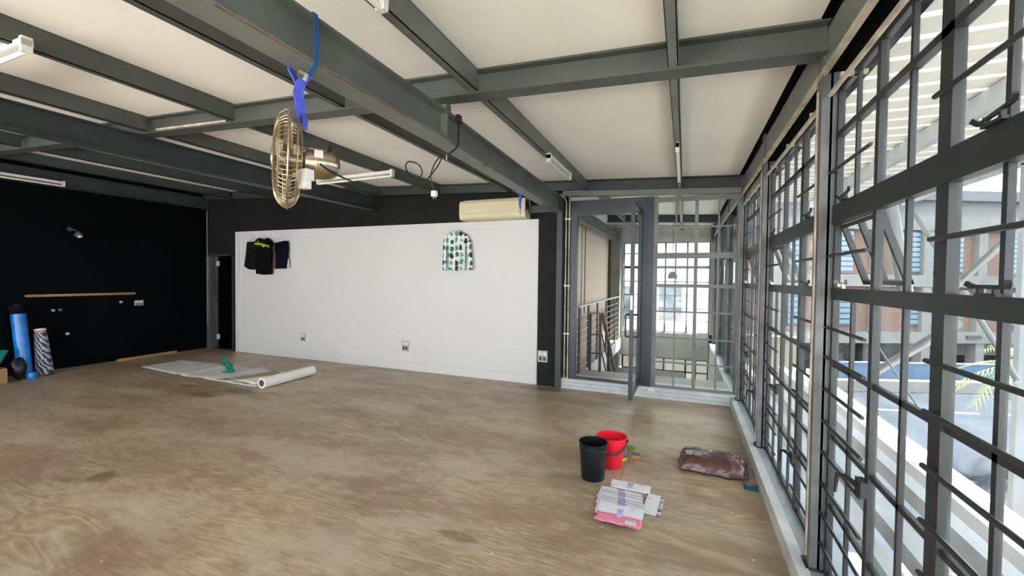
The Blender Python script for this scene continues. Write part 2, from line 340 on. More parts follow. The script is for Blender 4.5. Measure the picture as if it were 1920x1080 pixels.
# ------------------------------------------------------------------ walls
bw = B(); bw.box(XL-.12, -8.93, 5.73, 5.86, 0, 3.25); bw.box(-8.93, -8.2, 5.73, 5.86, 1.875, 3.25); bw.box(-8.2, -1.50, 5.73, 5.86, 0, 3.2)
bw = struct(bw.build('wall_back', 'charcoal'), 'charcoal painted wall behind the white panel', 'wall')
struct(B().box(XL-.12, XL, YB, 5.72, 0, 3.25).build('wall_left', 'black_wall'), 'matt black side wall with a wooden rail', 'wall')
rw = B(); rw.box(XL-.1, .8, YB-.12, YB, 2.55, 3.3); rw.box(XL-.1, -8.6, YB-.12, YB, 0, 2.55); rw.box(.55, .8, YB-.12, YB, 0, 2.55)  # wide opening behind the camera, made up to let extra daylight in
struct(B().box(-12, 6, -10, YB-.12, -.3, -.03).build('bounce_terrace', 'bounce_terrace'), 'pale terrace added out of view to bounce sun into the open near end', 'bounce_terrace')  # unseen slab made up to bounce sunlight onto the ceiling
struct(rw.build('wall_front', 'white_paint'))
pr = B(); pr.box(-9.1, -8.1, 7.2, 7.3, 0, 2.4); pr.box(-9.2, -9.1, 5.86, 7.3, 0, 2.4); pr.box(-8.1, -8.0, 5.86, 7.3, 0, 2.4); pr.box(-9.2, -8, 5.86, 7.3, 2.4, 2.5); pr.box(-9.2, -8, 5.86, 7.3, -.1, 0)
struct(pr.build('wall_passage', 'black_wall'))
st = B().box(-1.90, -1.57, 5.66, 5.72, 0, 2.56); struct(st.build('wall_pier', 'charcoal'))
st = B().box(-1.62, -1.545, 5.60, 5.74, 0, 2.60); struct(st.build('corner_column', 'steel_dark'), 'dark steel column beside the glazed doorway', 'column')
struct(B().box(-2.06, -1.62, 5.60, 5.7, 2.40, 2.50).build('lintel_beam', 'steel_dark'), 'short dark steel lintel beside the air conditioner', 'beam')
# white display panel
dp = root('display_panel', (-5, 5.68, 0), 'large white framed panel covering most of the black back wall', 'panel')
B().box(-8.11, -1.895, 5.70, 5.72, 0, 2.325).build('board', 'white_panel', dp)
for nm, a in (('border_strip', (-8.11, -1.895, 2.205, 2.325)), ('border_strip', (-8.11, -8.0, .13, 2.205)), ('border_strip', (-2.03, -1.895, .13, 2.205)), ('base_strip', (-8.11, -1.895, 0, .13))):
    B().box(a[0], a[1], D, 5.70, a[2], a[3]).build(nm, 'white_panel', dp)
# ------------------------------------------------------------------ ceiling boards and steel
cl = struct(B().sbox(XL-.1, .66, YB-.1, 10.6, CE+.02, CE+.06).build('ceiling', 'ceiling'), 'white boarded ceiling between dark steel purlins', 'ceiling')
PX = [-.078, -1.245, -2.30, -3.46, -4.62, -5.80, -6.95, -8.10]
edges = [.565]+PX+[XL]
for i in range(len(edges)-1):
    xr, xl = edges[i], edges[i+1]
    yb = [YB, -.6, (1.34 if i % 2 == 1 else 1.84), 2.46, 5.66, 8.85, 10.55]
    for a, b in zip(yb[:-1], yb[1:]):
        if a > 5 and xr < -2.4: continue
        B().sbox(xl+.002, xr-.002, a+.0015, b-.0015, CE, CE+.02).build('ceiling_board', 'ceiling', cl)
def ibeam_x(name, x0, x1, yc, c0, c1, w, m, label, t=.012, S_=S):
    b = B(); b.sbox(x0, x1, yc-w/2, yc+w/2, c0, c0+t, S_); b.sbox(x0, x1, yc-w/2, yc+w/2, c1-t, c1, S_); b.sbox(x0, x1, yc-t/2, yc+t/2, c0+t, c1-t, S_)
    return struct(b.build(name, m), label, 'beam')
def ibeam_y(name, p, q, z0, z1, w, m, label, t=.012):
    (xa, ya), (xb, yb_) = p, q; b = B()
    def seg(l, r, lo, hi):
        b.hexa([(xa+l, ya, lo), (xa+r, ya, lo), (xb+r, yb_, lo), (xb+l, yb_, lo), (xa+l, ya, hi), (xa+r, ya, hi), (xb+r, yb_, hi), (xb+l, yb_, hi)])
    seg(-w/2, w/2, z0, z0+t); seg(-w/2, w/2, z1-t, z1); seg(-t/2, t/2, z0+t, z1-t)
    return struct(b.build(name, m), label, 'beam')
ibeam_x('cross_beam', XL, .62, 2.46, 2.595, CE, .12, 'steel_shaded', 'grey steel cross beam above the hanging fan')
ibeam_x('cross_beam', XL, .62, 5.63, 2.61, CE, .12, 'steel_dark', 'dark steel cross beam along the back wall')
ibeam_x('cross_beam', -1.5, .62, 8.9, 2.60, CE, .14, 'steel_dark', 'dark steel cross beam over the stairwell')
ibeam_x('cross_beam', XL, .62, -.75, 2.595, CE, .12, 'steel_shaded', 'grey steel cross beam close to the terrace opening')
m1 = ibeam_y('main_beam', (-1.515, YB), (-1.515, 2.50), 2.385, 2.585, .13, 'steel', 'deep steel main beam carrying the fan strap')
for yy in (2.44,): B().box(-1.575, -1.457, yy, yy+.012, 2.397, 2.573).build('stiffener_plate', 'steel', m1)
m1b = ibeam_y('main_beam', (-1.52, 2.52), (-1.605, 5.62), 2.385, 2.59, .125, 'steel', 'deep steel main beam ending above the air conditioner')
B().box(-1.50, -1.46, 3.02, 3.10, 2.382, 2.386).build('rust_patch', 'rust', m1b)
B().bar((-1.452, .95, 2.386), (-1.452, 2.0, 2.386), .006, .004).build('rust_edge', 'rust', m1)
B().box(-1.56, -1.50, 2.50, 2.56, 2.585, 2.665).build('hanger_stub', 'steel', m1b)
ibeam_y('main_beam', (-1.53, 5.88), (-1.53, 10.4), 2.385, 2.58, .13, 'steel', 'steel main beam above the beige stairwell wall')
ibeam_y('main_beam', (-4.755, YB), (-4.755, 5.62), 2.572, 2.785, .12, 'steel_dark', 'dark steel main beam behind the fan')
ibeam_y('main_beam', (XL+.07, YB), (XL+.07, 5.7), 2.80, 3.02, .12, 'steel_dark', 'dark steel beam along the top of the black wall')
def purlin(x, y0, y1, m, label, w=.05):
    z1 = CE-S*x; z0 = 2.607-S*x; b = B()
    b.box(x+w/2-.005, x+w/2, y0, y1, z0, z1); b.box(x-w/2, x+w/2, y0, y1, z0, z0+.005); b.box(x-w/2, x-w/2+.004, y0, y1, z0, z0+.018); b.box(x-w/2, x+w/2, y0, y1, z1-.005, z1)
    return struct(b.build('purlin', m), label, 'purlin')
names = ['narrow grey purlin above the bucket and bag', 'grey purlin carrying two short strip lights', 'grey purlin just beyond the main beam with the fan', 'grey purlin crossing above the fan motor', 'grey purlin ending beside the second main beam', 'dark purlin over the paper sheet', 'dark purlin between the second main beam and the black wall', 'dark purlin next to the black wall']
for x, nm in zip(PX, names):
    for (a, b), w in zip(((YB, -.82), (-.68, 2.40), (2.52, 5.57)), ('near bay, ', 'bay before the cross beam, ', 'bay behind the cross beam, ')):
        purlin(x, a, b, 'steel' if x > -2 else ('steel_shaded' if x > -5 else 'steel_dark'), nm+', '+w[:-2])  # purlins get darker steel away from the windows, shade painted into them
for x, nm in ((PX[0], 'narrow purlin over the stairwell windows'), (PX[1]+.1, 'purlin over the stair handrail')):
    for (a, b), w in zip(((5.72, 8.83), (8.97, 10.5)), (', first bay', ', end bay')): purlin(x, a, b, 'steel', nm+w)
tag(B().bar((-4.45, 2.392, 2.612+.042*4.45), (-3.52, 2.392, 2.612+.042*3.52), .012, .016).build('cable_cover', 'dirty_white'), 'pale yellow cable cover along the cross beam near the second main beam', 'cable cover')
# eaves above the windows
eb = B(); eb.box(.60, .612, YB, 10.5, 2.49, 2.70); eb.box(.60, .70, YB, 10.5, 2.69, 2.70)
struct(eb.build('eaves_beam', 'steel'), 'grey eaves beam running above the tall windows', 'beam')
struct(B().box(.576, .604, YB, 10.5, 2.474, 2.49).build('eaves_flange', 'dirty_white'), 'dusty pale flange under the eaves beam', 'flange')
struct(B().box(.604, .70, YB, 10.5, 2.486, 2.49).build('eaves_soffit', 'black_wall'), 'black soffit sheet painting the recess dark behind the eaves flange', 'soffit')  # black sheet standing in for the shade of the recess
struct(B().sbox(.567, .66, YB, 10.5, CE-.004, CE+.018).build('eaves_shadow_strip', 'black_wall'), 'black strip painted for the shadow gap between the ceiling and the eaves beam', 'shadow strip')  # dark strip put in where only shadow lies at the ceiling edge
struct(B().box(.69, .72, YB, 10.5, 2.40, 2.76).build('eaves_board', 'black_wall'), 'black board closing the gap above the windows', 'board')  # its black also paints in the darkness of the recess
for (a, b), nm in zip(((-.6, .85), (.97, 2.43), (2.56, 4.06), (4.20, 5.55)), ('at the terrace end of the room', 'over the window with the curved latch', 'over the window between two columns', 'beside the vent panel')):
    cr = root('curtain_pipe', (.615, (a+b)/2, 2.36), 'pale curtain pipe on brackets '+nm, 'pipe')
    B().cyl((.615, a, 2.375), (.615, b, 2.375), .011, n=8).build('pipe', 'dirty_white', cr, True)
    for q in (.12, .5, .88):
        y = a+(b-a)*q; B().box(.605, .70, y-.012, y+.012, 2.385, 2.40).build('bracket', 'dirty_white', cr)
vp = root('vent_panel', (.62, 5.0, 2.42), 'brown louvred vent panel above the end window', 'vent')
B().box(.635, .65, 4.25, 5.55, 2.42, 2.63).build('mesh_backing', 'kraft', vp)
for q in range(9): B().bar((.63, 4.25, 2.43+q*.024), (.63, 5.55, 2.43+q*.024), .012, .006).build('louvre', 'dirty_white', vp)
# ------------------------------------------------------------------ columns between the windows
for (a, b), nm in zip(((-.80, -.71), (.86, .95), (2.452, 2.535), (4.085, 4.175), (5.60, 5.69), (7.22, 7.3), (8.85, 8.93), (10.35, 10.45)),
        ('at the terrace end of the room', 'between the two nearer windows', 'standing under the cross beam', 'standing beyond the brown bag', 'in the corner by the glazed screen', 'first in the stairwell', 'second in the stairwell', 'at the stairwell end')):
    c = root('window_column', (.63, (a+b)/2, .094), 'grey steel window column '+nm, 'column', kind='structure')
    g = B(); g.box(.588, .672, a, a+.008, .094, 2.72); g.box(.588, .672, b-.008, b, .094, 2.72); g.box(.622, .632, a, b, .094, 2.72); g.box(.588, .596, a+.004, b-.004, .094, 2.72)
    g.build('post', 'column', c)
    g = B(); g.box(.575, .68, a-.012, b+.012, .094, .104); g.build('base_plate', 'steel_blue', c)
    pts = [(.585+.002*math.sin(z*5), (a+b)/2+.008*math.sin(z*2.1+a), z) for z in [.14+q*.12 for q in range(20)]]
    B().tube(pts, .006, 6).build('sealant_line', 'dirty_white', c)

# ------------------------------------------------------------------ the tall steel windows
def stay(y, z, parent, flip=1, mm='steel_frame'):
    b = B(); x = XW-.03
    b.bar((x, y-.055, z+.022+.008*flip), (x, y+.06, z+.022-.006*flip), .007, .009); b.bar((x, y+.06, z+.022-.006*flip), (x-.006, y+.075, z+.030), .008, .012)
    b.bar((x, y-.055, z+.022+.008*flip), (x-.004, y-.066, z+.034+.008*flip), .010, .012)
    for q in (-.02, .035): b.bar((x, y+q, z), (x, y+q, z+.024), .009, .010)
    b.bar((x, y-.03, z+.004), (x, y+.045, z+.004), .012, .008)
    b.build('stay_handle', mm, parent)
def latch(y, z, parent):
    B().box(XW-.04, XW-.015, y-.03, y+.03, z-.03, z+.03).build('latch_plate', 'steel_frame', parent)
    B().tube([(XW-.035, y, z), (XW-.06, y+.05, z+.012), (XW-.07, y+.12, z-.005), (XW-.07, y+.145, z-.09)], [.011, .010, .009, .006], 7).build('latch_handle', 'steel_frame', parent, True)
def window(n, y0, y1, label, full=True, zb=.10, mull=None):
    """y1 far jamb, y0 near jamb; three leaves of two lights"""
    w = root('window_%d' % n, (XW, (y0+y1)/2, .094), label, 'window', kind='structure')
    p = (y1-y0-.01)/6
    ym = [y1-p*k for k in range(7)] if not mull else mull
    zr = [.115, .434, .768, 1.108, 1.415]                 # lower rows
    fr = B(); X0, X1 = XW-.012, XW+.010
    def v(y, w_, a, b, dx=0): fr.box(X0-dx, X1, y-w_/2, y+w_/2, a, b)
    def h(z, w_, a, b, dx=0): fr.box(X0-dx, X1, min(a, b), max(a, b), z-w_/2, z+w_/2)
    v(ym[0]-.012, .03, .094, 2.41, .004); v(ym[6]+.012, .03, .094, 2.41, .004)
    v(ym[2], .032, .094, 2.41, .003); v(ym[4], .062, .094, 2.41, .006)
    h(.105, .03, ym[0], ym[6]); h(2.40, .03, ym[0], ym[6])
    h(1.812, .09, ym[0], ym[6], .012); h(1.443, .055, ym[0], ym[6], .008)
    h(2.185, .026, ym[0], ym[6], .006)
    fr.build('frame', 'steel_frame', w)
    mb = B(); X0, X1 = XW-.009, XW+.006
    def mv(y, a, b): mb.box(X0, X1, y-.009, y+.009, a, b)
    for kk in (1, 3, 5): mv(ym[kk], .115, 1.43); mv(ym[kk], 1.85, 2.4)
    for kk in (3, 5): mv(ym[kk], 1.45, 1.78)
    for z in zr[1:4]:
        mb.box(X0, X1, ym[6], ym[0], z-.011, z+.011)
    mb.build('glazing_bars', 'steel_frame', w)
    for kk in range(6):
        a, b = ym[kk]-.008, ym[kk+1]+.008
        for z0, z1 in list(zip(zr[:-1], zr[1:]))+[(1.465, 1.775), (1.85, 2.18), (2.19, 2.39)]:
            if kk < 2 and z0 == 1.465 and full: continue
            piece('pane', (XW+.002, (a+b)/2, (z0+z1)/2), (.004, b-a, z1-z0), 'glass', w)
    if full:
        # top-hung vent standing open
        s = B(); sy0, sy1, zt, zb_ = ym[2]+.018, ym[0]-.03, 1.765, 1.475
        rot = Matrix.Translation((XW+.01, 0, zt)) @ Matrix.Rotation(math.radians(-19), 4, 'Y') @ Matrix.Translation((-XW-.01, 0, -zt)); s.M = rot
        for y in (sy0+.009, sy1-.009, (sy0+sy1)/2): s.box(XW, XW+.022, y-.009, y+.009, zb_, zt)
        for z in (zb_+.009, zt-.009): s.box(XW, XW+.022, sy0, sy1, z-.009, z+.009)
        so = s.build('open_sash', 'steel_frame', w)
        for a, b in ((sy0+.015, (sy0+sy1)/2-.006), ((sy0+sy1)/2+.006, sy1-.015)):
            g = B(); g.M = rot; g.box(XW+.008, XW+.012, a, b, zb_+.015, zt-.015); g.build('pane', 'glass', so)
        stay((ym[0]+ym[2])/2+.05, 1.47, w, 0, 'silver'); stay((ym[4]+ym[6])/2+.05, 1.47, w, 0)
        stay((ym[0]+ym[2])/2+.05, 1.857, w); stay((ym[4]+ym[6])/2+.05, 1.857, w)
        latch(ym[2], .72, w); latch(ym[4], .42, w)
    if full:
        for (a, b) in ((ym[0]+.004, ym[2]-.012), (ym[4]+.012, ym[6]-.004)):
            for z in (2.012, 1.62, 1.282, 1.14, .987, .832, .682, .53, .385, .24):
                key = ('bar', round(a-b, 3))
                if key not in CACHE:
                    q = B().cyl((0, -(a-b)/2, 0), (0, (a-b)/2, 0), .0075, n=8)
                    me = bpy.data.meshes.new('security_bar'); me.from_pydata(q.v, [], q.f); me.materials.append(MATS['steel_frame']); CACHE[key] = me
                o = bpy.data.objects.new('security_bar', CACHE[key]); COL.objects.link(o); o.parent = w; o.location = Vector((XW-.036, (a+b)/2, z))-Vector(w['_o'])
    return w
window(1, .95, 2.452, 'tall steel window on the terrace side of the column under the cross beam', mull=[2.452, 2.215, 1.985, 1.75, 1.525, 1.295, .955])
window(2, 2.535, 4.085, 'tall steel window beside the brown bag between two columns')
window(3, 4.175, 5.60, 'tall steel window with the vent panel above, next to the glazed screen')
window(5, 5.69, 7.22, 'first stairwell window behind the glazed screen', False)
window(6, 7.30, 8.85, 'second stairwell window behind the glazed screen', False)
window(7, 8.93, 10.35, 'last stairwell window behind the glazed screen', False)
window(8, -.71, .86, 'tall steel window between the terrace-side columns', False)
window(9, -3.1, -.80, 'tall steel window next to the terrace opening', False)
# ------------------------------------------------------------------ glazed screen and doorway at the back
sp = struct(B().box(-1.55, XK, 5.66, 5.95, 0, .135).build('step', 'step'), 'pale painted plank step below the glazed screen', 'step')
for z0, z1 in ((.0, .042), (.045, .088), (.091, .132)): B().box(-1.55, XK-.002, 5.648, 5.66, z0, z1).build('plank', 'step', sp)
B().box(-.40, -.33, 5.644, 5.648, .085, .12).build('label_sticker', 'white_paint', sp)
struct(B().sbox(-1.55, .60, 5.62, 5.72, 2.545, 2.612).build('trim_3', 'steel'), 'grey steel header above the glazed doorway', 'header')
d2 = root('door_2', (-.92, 5.70, .135), 'dark blue steel doorway with its glazed leaf standing open', 'door', kind='structure')
f = B(); f.box(-1.45, -1.356, 5.66, 5.74, .135, 2.545); f.box(-.521, -.382, 5.66, 5.74, .135, 2.545); f.box(-1.356, -.521, 5.66, 5.74, 2.35, 2.545); f.box(-1.356, -.521, 5.67, 5.73, .135, .165)
f.build('frame', 'steel_blue', d2)
B().box(-.47, -.45, 5.652, 5.66, .14, 2.5).build('frame_cover', 'steel_blue', d2)
lf = B(); hx, hy = -.532, 5.655; ang = math.radians(-90.5)
lf.M = Matrix.Translation((hx, hy, 0)) @ Matrix.Rotation(ang, 4, 'Z')
for a in ((.0, .055, .155, 2.375), (.75, .805, .155, 2.375)): lf.box(a[0], a[1], -.02, .02, a[2], a[3])
for a in ((.155, .235), (2.32, 2.375)): lf.box(.055, .75, -.02, .02, a[0], a[1])
lo = lf.build('leaf', 'steel_blue', d2)
g = B(); g.M = lf.M; g.box(.05, .76, -.003, .003, .23, 2.33); g.build('pane', 'glass', lo)
g = B(); g.M = lf.M; g.box(.808, .811, -.012, .012, 1.16, 1.32); g.build('lock_plate', 'brass', lo)
for sgn in (-1, 1):
    g = B(); g.M = lf.M; x = .70
    g.tube([(x, .0, 1.10), (x, sgn*.07, 1.10), (x, sgn*.075, 1.09), (x, sgn*.075, .86), (x, sgn*.07, .85), (x, 0, .85)], .011, 8); g.build('pull_handle', 'steel_dark', lo, True)
g = B(); g.M = lf.M; g.box(.02, .06, -.03, -.018, 2.24, 2.36); g.build('closer_block', 'wood', lo)
w4 = root('window_4', (.1, 5.7, .135), 'glazed steel screen of small panes between the doorway and the corner', 'window', kind='structure')
xm = [-.355, -.11, .121, .367, .585]; zm = [.15, .46, .772, 1.10, 1.425, 1.798, 2.15, 2.50]; f = B()
for x, w_ in zip(xm, (.06, .018, .04, .018, .05)): f.box(x-w_/2, x+w_/2, 5.68, 5.715, .135, 2.545)
for z, w_ in zip(zm, (.03, .018, .018, .02, .042, .07, .018, .06)): f.box(-.38, .6, 5.682, 5.713, z-w_/2, z+w_/2)
f.build('frame', 'steel', w4)  # lighter steel here paints in haze and reflections over the screen
for a, b in zip(xm[:-1], xm[1:]):
    for c, d in zip(zm[:-1], zm[1:]): piece('pane', ((a+b)/2, 5.70, (c+d)/2), (b-a-.012, .004, d-c-.012), 'glass', w4)
# ------------------------------------------------------------------ stairwell behind the screen
struct(B().box(-1.9, .55, 5.95, 6.42, -.15, .12).build('stair_landing', 'concrete'), 'grey concrete landing just beyond the doorway', 'landing')
struct(B().box(-2.9, -1.42, 5.86, 10.5, -.18, .06).build('floor_walkway', 'concrete'))
struct(B().box(-1.42, -1.395, 6.42, 10.5, -.16, .09).build('trim_4', 'rail_paint'), 'pale steel edge of the walkway slab beside the stairs', 'edge beam')
bwl = struct(B().box(-1.80, -1.70, 5.86, 10.5, .86, 2.55).build('wall_stair', 'beige_wall'), 'beige wall above the stairs with a vertical joint', 'wall')
B().box(-1.70, -1.685, 7.45, 7.50, .86, 2.55).build('joint_strip', 'dirty_white', bwl); B().box(-1.70, -1.69, 7.72, 7.76, .86, 2.55).build('joint_strip', 'rust', bwl)
struct(B().box(-1.80, -1.69, 5.86, 10.5, -.1, .86).build('wall_stair_low', 'pink_wall'), 'pinkish lower wall behind the balustrade', 'wall')
struct(B().box(-1.62, -1.42, 10.25, 10.5, -3.3, 2.7).build('stair_column', 'steel'), 'grey column at the end of the beige wall', 'column')
ew = B(); ew.box(-2.9, -1.5, 10.5, 10.7, -.2, 2.9); ew.box(-1.5, .8, 10.5, 10.7, -.32, .27); ew.box(-1.5, .8, 10.5, 10.7, 2.36, 2.85); ew.box(-1.5, -1.36, 10.5, 10.7, .27, 2.36); ew.box(.52, .8, 10.5, 10.7, -3.3, 2.8); ew.box(-1.5, .8, 10.5, 10.7, -3.3, -1.4); ew.box(-1.5, .02, 10.5, 10.7, -1.4, -.64)
struct(ew.build('wall_end', 'concrete'), 'concrete end wall of the stairwell', 'wall')
struct(B().box(-1.5, .8, 6.42, 10.7, -3.4, -3.3).build('floor_lower', 'concrete_dark'), 'lower floor at the foot of the stairs', 'floor')
struct(B().box(.53, .7, 6, 10.5, -3.3, -.3).build('wall_stair_right', 'concrete'), 'pale wall under the stairwell windows', 'wall')
struct(B().box(-1.5, .53, 6.15, 6.25, -3.3, -.15).build('wall_landing', 'concrete_dark'), 'wall under the landing', 'wall')
w10 = root('window_10', (-.4, 10.55, .27), 'bright gridded window in the end wall of the stairwell', 'window', kind='structure')
f = B(); xs_ = [-1.36, -.89, -.42, .05, .52]; zs_ = [.27, .56, .84, 1.14, 1.45, 1.785, 2.11, 2.36]
for x in xs_: f.box(x-.018, x+.018, 10.53, 10.57, .27, 2.36)
for z, w_ in zip(zs_, (.03, .012, .012, .012, .02, .06, .02, .03)): f.box(-1.36, .52, 10.535, 10.565, z-w_/2, z+w_/2)
f.build('frame', 'steel_frame', w10)
for a, b in zip(xs_[:-1], xs_[1:]):
    for c, d in zip(zs_[:-1], zs_[1:]): piece('pane', ((a+b)/2, 10.55, (c+d)/2), (b-a-.012, .004, d-c-.012), 'glass', w10)
w11 = root('window_11', (-.4, 10.55, -1.4), 'low gridded window below the concrete band of the stairwell end', 'window', kind='structure')
f = B(); zs_ = [-1.4, -1.13, -.86, -.62, -.33]
for x in xs_: f.box(x-.018, x+.018, 10.53, 10.57, -1.4 if x > 0 else -.64, -.32)
f.box(.26, .28, 10.535, 10.565, -1.4, -.32)
for z in zs_: f.box(-1.36 if z > -.7 else .02, .52, 10.535, 10.565, z-.014, z+.014)
f.build('frame', 'steel_frame', w11)
for a, b in zip(xs_[:-1], xs_[1:]):
    for c, d in zip(zs_[:-1], zs_[1:]):
        if a > 0 or c > -.7: piece('pane', ((a+b)/2, 10.55, (c+d)/2), (b-a-.012, .004, d-c-.012), 'glass', w11)
struct(B().box(-1.45, .1, 10.40, 10.5, -1.06, -1.0).build('trim_5', 'rail_paint'), 'pale ledge on the stairwell end wall', 'ledge')
# balustrade with cables
ba = root('balustrade', (-1.41, 8, .06), 'steel balustrade with flat posts and thin cables along the walkway', 'railing')
B().box(-1.445, -1.375, 5.98, 9.95, 1.085, 1.11).build('top_rail', 'rail_paint', ba)
for y in (6.12, 6.75, 7.5, 8.4, 9.5): B().box(-1.42, -1.40, y-.045, y+.045, -.1, 1.09).build('post', 'steel_dark', ba)
for q in range(8): B().cyl((-1.41, 5.98, .18+q*.11), (-1.41, 9.95, .18+q*.11), .006, n=6).build('cable', 'silver', ba)
hr = root('stair_handrail', (-1.13, 6.6, .12), 'wooden stair handrail on dark steel posts going down', 'railing')
B().bar((-1.35, 6.36, .985), (-1.12, 6.36, .985), .05, .02).build('top_bar', 'handrail_wood', hr)
B().bar((-1.12, 6.36, .985), (-1.10, 7.75, -.30), .05, .035).build('hand_rail', 'handrail_wood', hr)
for x, y, z0, z1 in ((-1.30, 6.36, .12, .98), (-1.15, 6.36, .12, .98), (-1.105, 6.86, -.35, .52)): B().box(x-.02, x+.02, y-.01, y+.01, z0, z1).build('post', 'steel_dark', hr)
for o_ in (.32, .6): B().tube([(-1.33, 6.36, .985-o_), (-1.12, 6.36, .985-o_), (-1.10, 7.75, -.30-o_)], .011, 6).build('mid_rail', 'steel_dark', hr)
sr = root('staircase', (-.7, 7.5, -3.3), 'concrete stairs going down from the landing', 'staircase')
for q in range(14): B().box(-1.05, -.2, 6.42+q*.25, 6.42+q*.25+.27, .12-.24*(q+1)-.05, .12-.24*(q+1)).build('tread', 'stair_tread', sr)
B().bar((-1.05, 6.42, -.05), (-1.05, 9.9, -3.3), .02, .25).build('stringer', 'steel_dark', sr); B().bar((-.19, 6.42, -.05), (-.19, 9.9, -3.3), .02, .25).build('stringer', 'steel_dark', sr)
ho = root('stair_lamp', (-.2, 8.9, 1.55), 'dark round pendant hanging in the stairwell', 'lamp')
B().cyl((-.22, 8.9, 1.62), (-.22, 8.9, 2.60), .006, n=6).build('cord', 'rubber', ho); B().lathe([(.0, .14), (.05, .13), (.085, .07), (.09, 0), (.08, 0), (.06, .06), (0, .11)], 20, (-.22, 8.9, 1.52)).build('shade', 'dark_grey_plastic', ho, True)

# ------------------------------------------------------------------ black doorway in the back wall
d1 = root('door_1', (-8.56, 5.72, 0), 'dark doorway with a grey steel frame beside the white panel', 'door', kind='structure')
f = B(); f.box(-8.98, -8.90, 5.69, 5.87, 0, 1.90); f.build('jamb', 'column', d1)
f = B(); f.box(-8.225, -8.19, 5.69, 5.87, 0, 1.90); f.build('jamb', 'steel_dark', d1)
f = B(); f.box(-8.98, -8.19, 5.69, 5.87, 1.865, 1.90); f.build('head', 'steel_dark', d1)
f = B(); f.box(-8.90, -8.86, 5.87, 6.55, .01, 1.86); f.build('leaf', 'black_wall', d1)
for z in (1.72, .22): B().box(-8.90, -8.855, 5.84, 5.875, z-.05, z+.05).build('hinge', 'white_plastic', d1)
B().cyl((XL+.03, 5.69, .5), (XL+.03, 5.69, 2.78), .012, n=8).build('corner_pipe', 'steel', None, True)
tag(bpy.data.objects['corner_pipe'], 'thin grey pipe in the corner of the black walls', 'pipe')

# ------------------------------------------------------------------ services on the walls
for x, z1, nm in ((-1.50, 2.53, 'bent at its top'), (-1.455, 2.65, 'turning along the header')):
    c = root('conduit', (x, 5.63, .14), 'white conduit beside the doorway, '+nm, 'conduit')
    pts = [(x, 5.635, .14), (x, 5.635, z1)]
    pts += [(x-.02, 5.62, z1+.05), (x-.07, 5.58, z1+.10)] if z1 < 2.6 else [(x+.01, 5.625, z1+.02), (x+.2, 5.60, z1+.018)]
    B().tube(pts, .010, 8).build('pipe', 'dirty_white', c, True)
    for z in (.75, 1.4, 2.3): B().box(x-.018, x+.018, 5.624, 5.65, z-.01, z+.01).build('clip', 'white_plastic', c)
def socket(x, y, z, w, h, label, rows=1, m='grey_plastic', face='y'):
    r = root('wall_socket', (x, y, z-h/2), label, 'socket')
    def bx(u0, u1, a, b, z0, z1, nm, mm):
        (B().box(x+u0, x+u1, y+a, y+b, z+z0, z+z1) if face == 'y' else B().box(x-b, x-a, y+u0, y+u1, z+z0, z+z1)).build(nm, mm, r)
    bx(-w/2, w/2, -.012, 0, -h/2, h/2, 'plate', m)
    for i in range(2):
        bx(-w*.36+i*w*.42, -w*.06+i*w*.42, -.016, -.011, h*.08, h*.36, 'rocker_switch', 'white_plastic')
        bx(-w*.36+i*w*.42, -w*.06+i*w*.42, -.014, -.011, -h*.36, -h*.08, 'outlet', 'dark_grey_plastic')
    if rows > 1:
        for i in range(2): bx(-w*.3+i*w*.36, -w*.14+i*w*.36, -.02, -.014, -h*.05, h*.02, 'screw_cap', 'dark_grey_plastic')
    return r
socket(-6.35, 5.70, .385, .11, .14, 'small beige socket low on the white panel below the dark clothes')
socket(-4.14, 5.70, .385, .13, .17, 'grey double socket low on the white panel near its middle', 2)
socket(-1.815, 5.66, .41, .14, .16, 'grey double socket on the dark wall beside the white panel', 2)
socket(XL, 4.53, .976, .13, .09, 'pale socket on the black wall at the end of the wooden rail', 1, 'grey_plastic', 'x')
r = root('wall_rail', (XL, 3.8, 1.13), 'thin wooden rail fixed along the black wall', 'rail')
B().box(XL, XL+.03, 3.12, 4.47, 1.13, 1.165).build('batten', 'wood', r)
for y, z, mm, lab in ((3.50, .92, 'sponge_green', 'small pale green knob on the black wall below the rail'), (3.42, .917, 'grey_plastic', 'small grey knob on the black wall next to the green one'), (3.58, .538, 'white_plastic', 'small white hook low on the black wall'), (4.27, 1.005, 'grey_plastic', 'small grey knob on the black wall near the pale socket')):
    k = root('wall_fitting', (XL, y, z), lab, 'fitting')
    B().cyl((XL, y, z), (XL+.012, y, z), .022, .02, 12).build('rose', mm, k); B().cyl((XL+.012, y, z), (XL+.035, y, z), .010, .014, 10).build('stub', mm, k)
k = root('wall_lamp', (XL, 3.65, 2.1), 'small round lamp on a bracket high on the black wall', 'lamp')
B().cyl((XL, 3.62, 2.18), (XL+.02, 3.62, 2.18), .035, n=14).build('mount', 'steel_dark', k); B().tube([(XL+.02, 3.62, 2.18), (XL+.08, 3.66, 2.17), (XL+.10, 3.69, 2.13)], .009, 6).build('arm', 'steel_dark', k)
b = B(); b.M = Matrix.Translation((XL+.10, 3.70, 2.13)) @ Matrix.Rotation(.5, 4, 'Y'); b.lathe([(.0, .02), (.03, .015), (.052, -.03), (.055, -.06), (.048, -.06), (.03, -.02), (0, -.01)], 16); b.build('shade', 'steel_dark', k, True)
b = B(); b.M = Matrix.Translation((XL+.10, 3.70, 2.08)); b.lathe([(0, -.035), (.028, -.025), (.036, 0), (.02, .03), (0, .035)], 12); b.build('bulb', 'cream', k, True)
b = B(); b.bar((-8.88, 4.17, .022), (-8.93, 5.10, .022), .045, .04); tag(b.build('timber_batten', 'wood'), 'yellow timber batten lying on the floor along the black wall', 'batten')
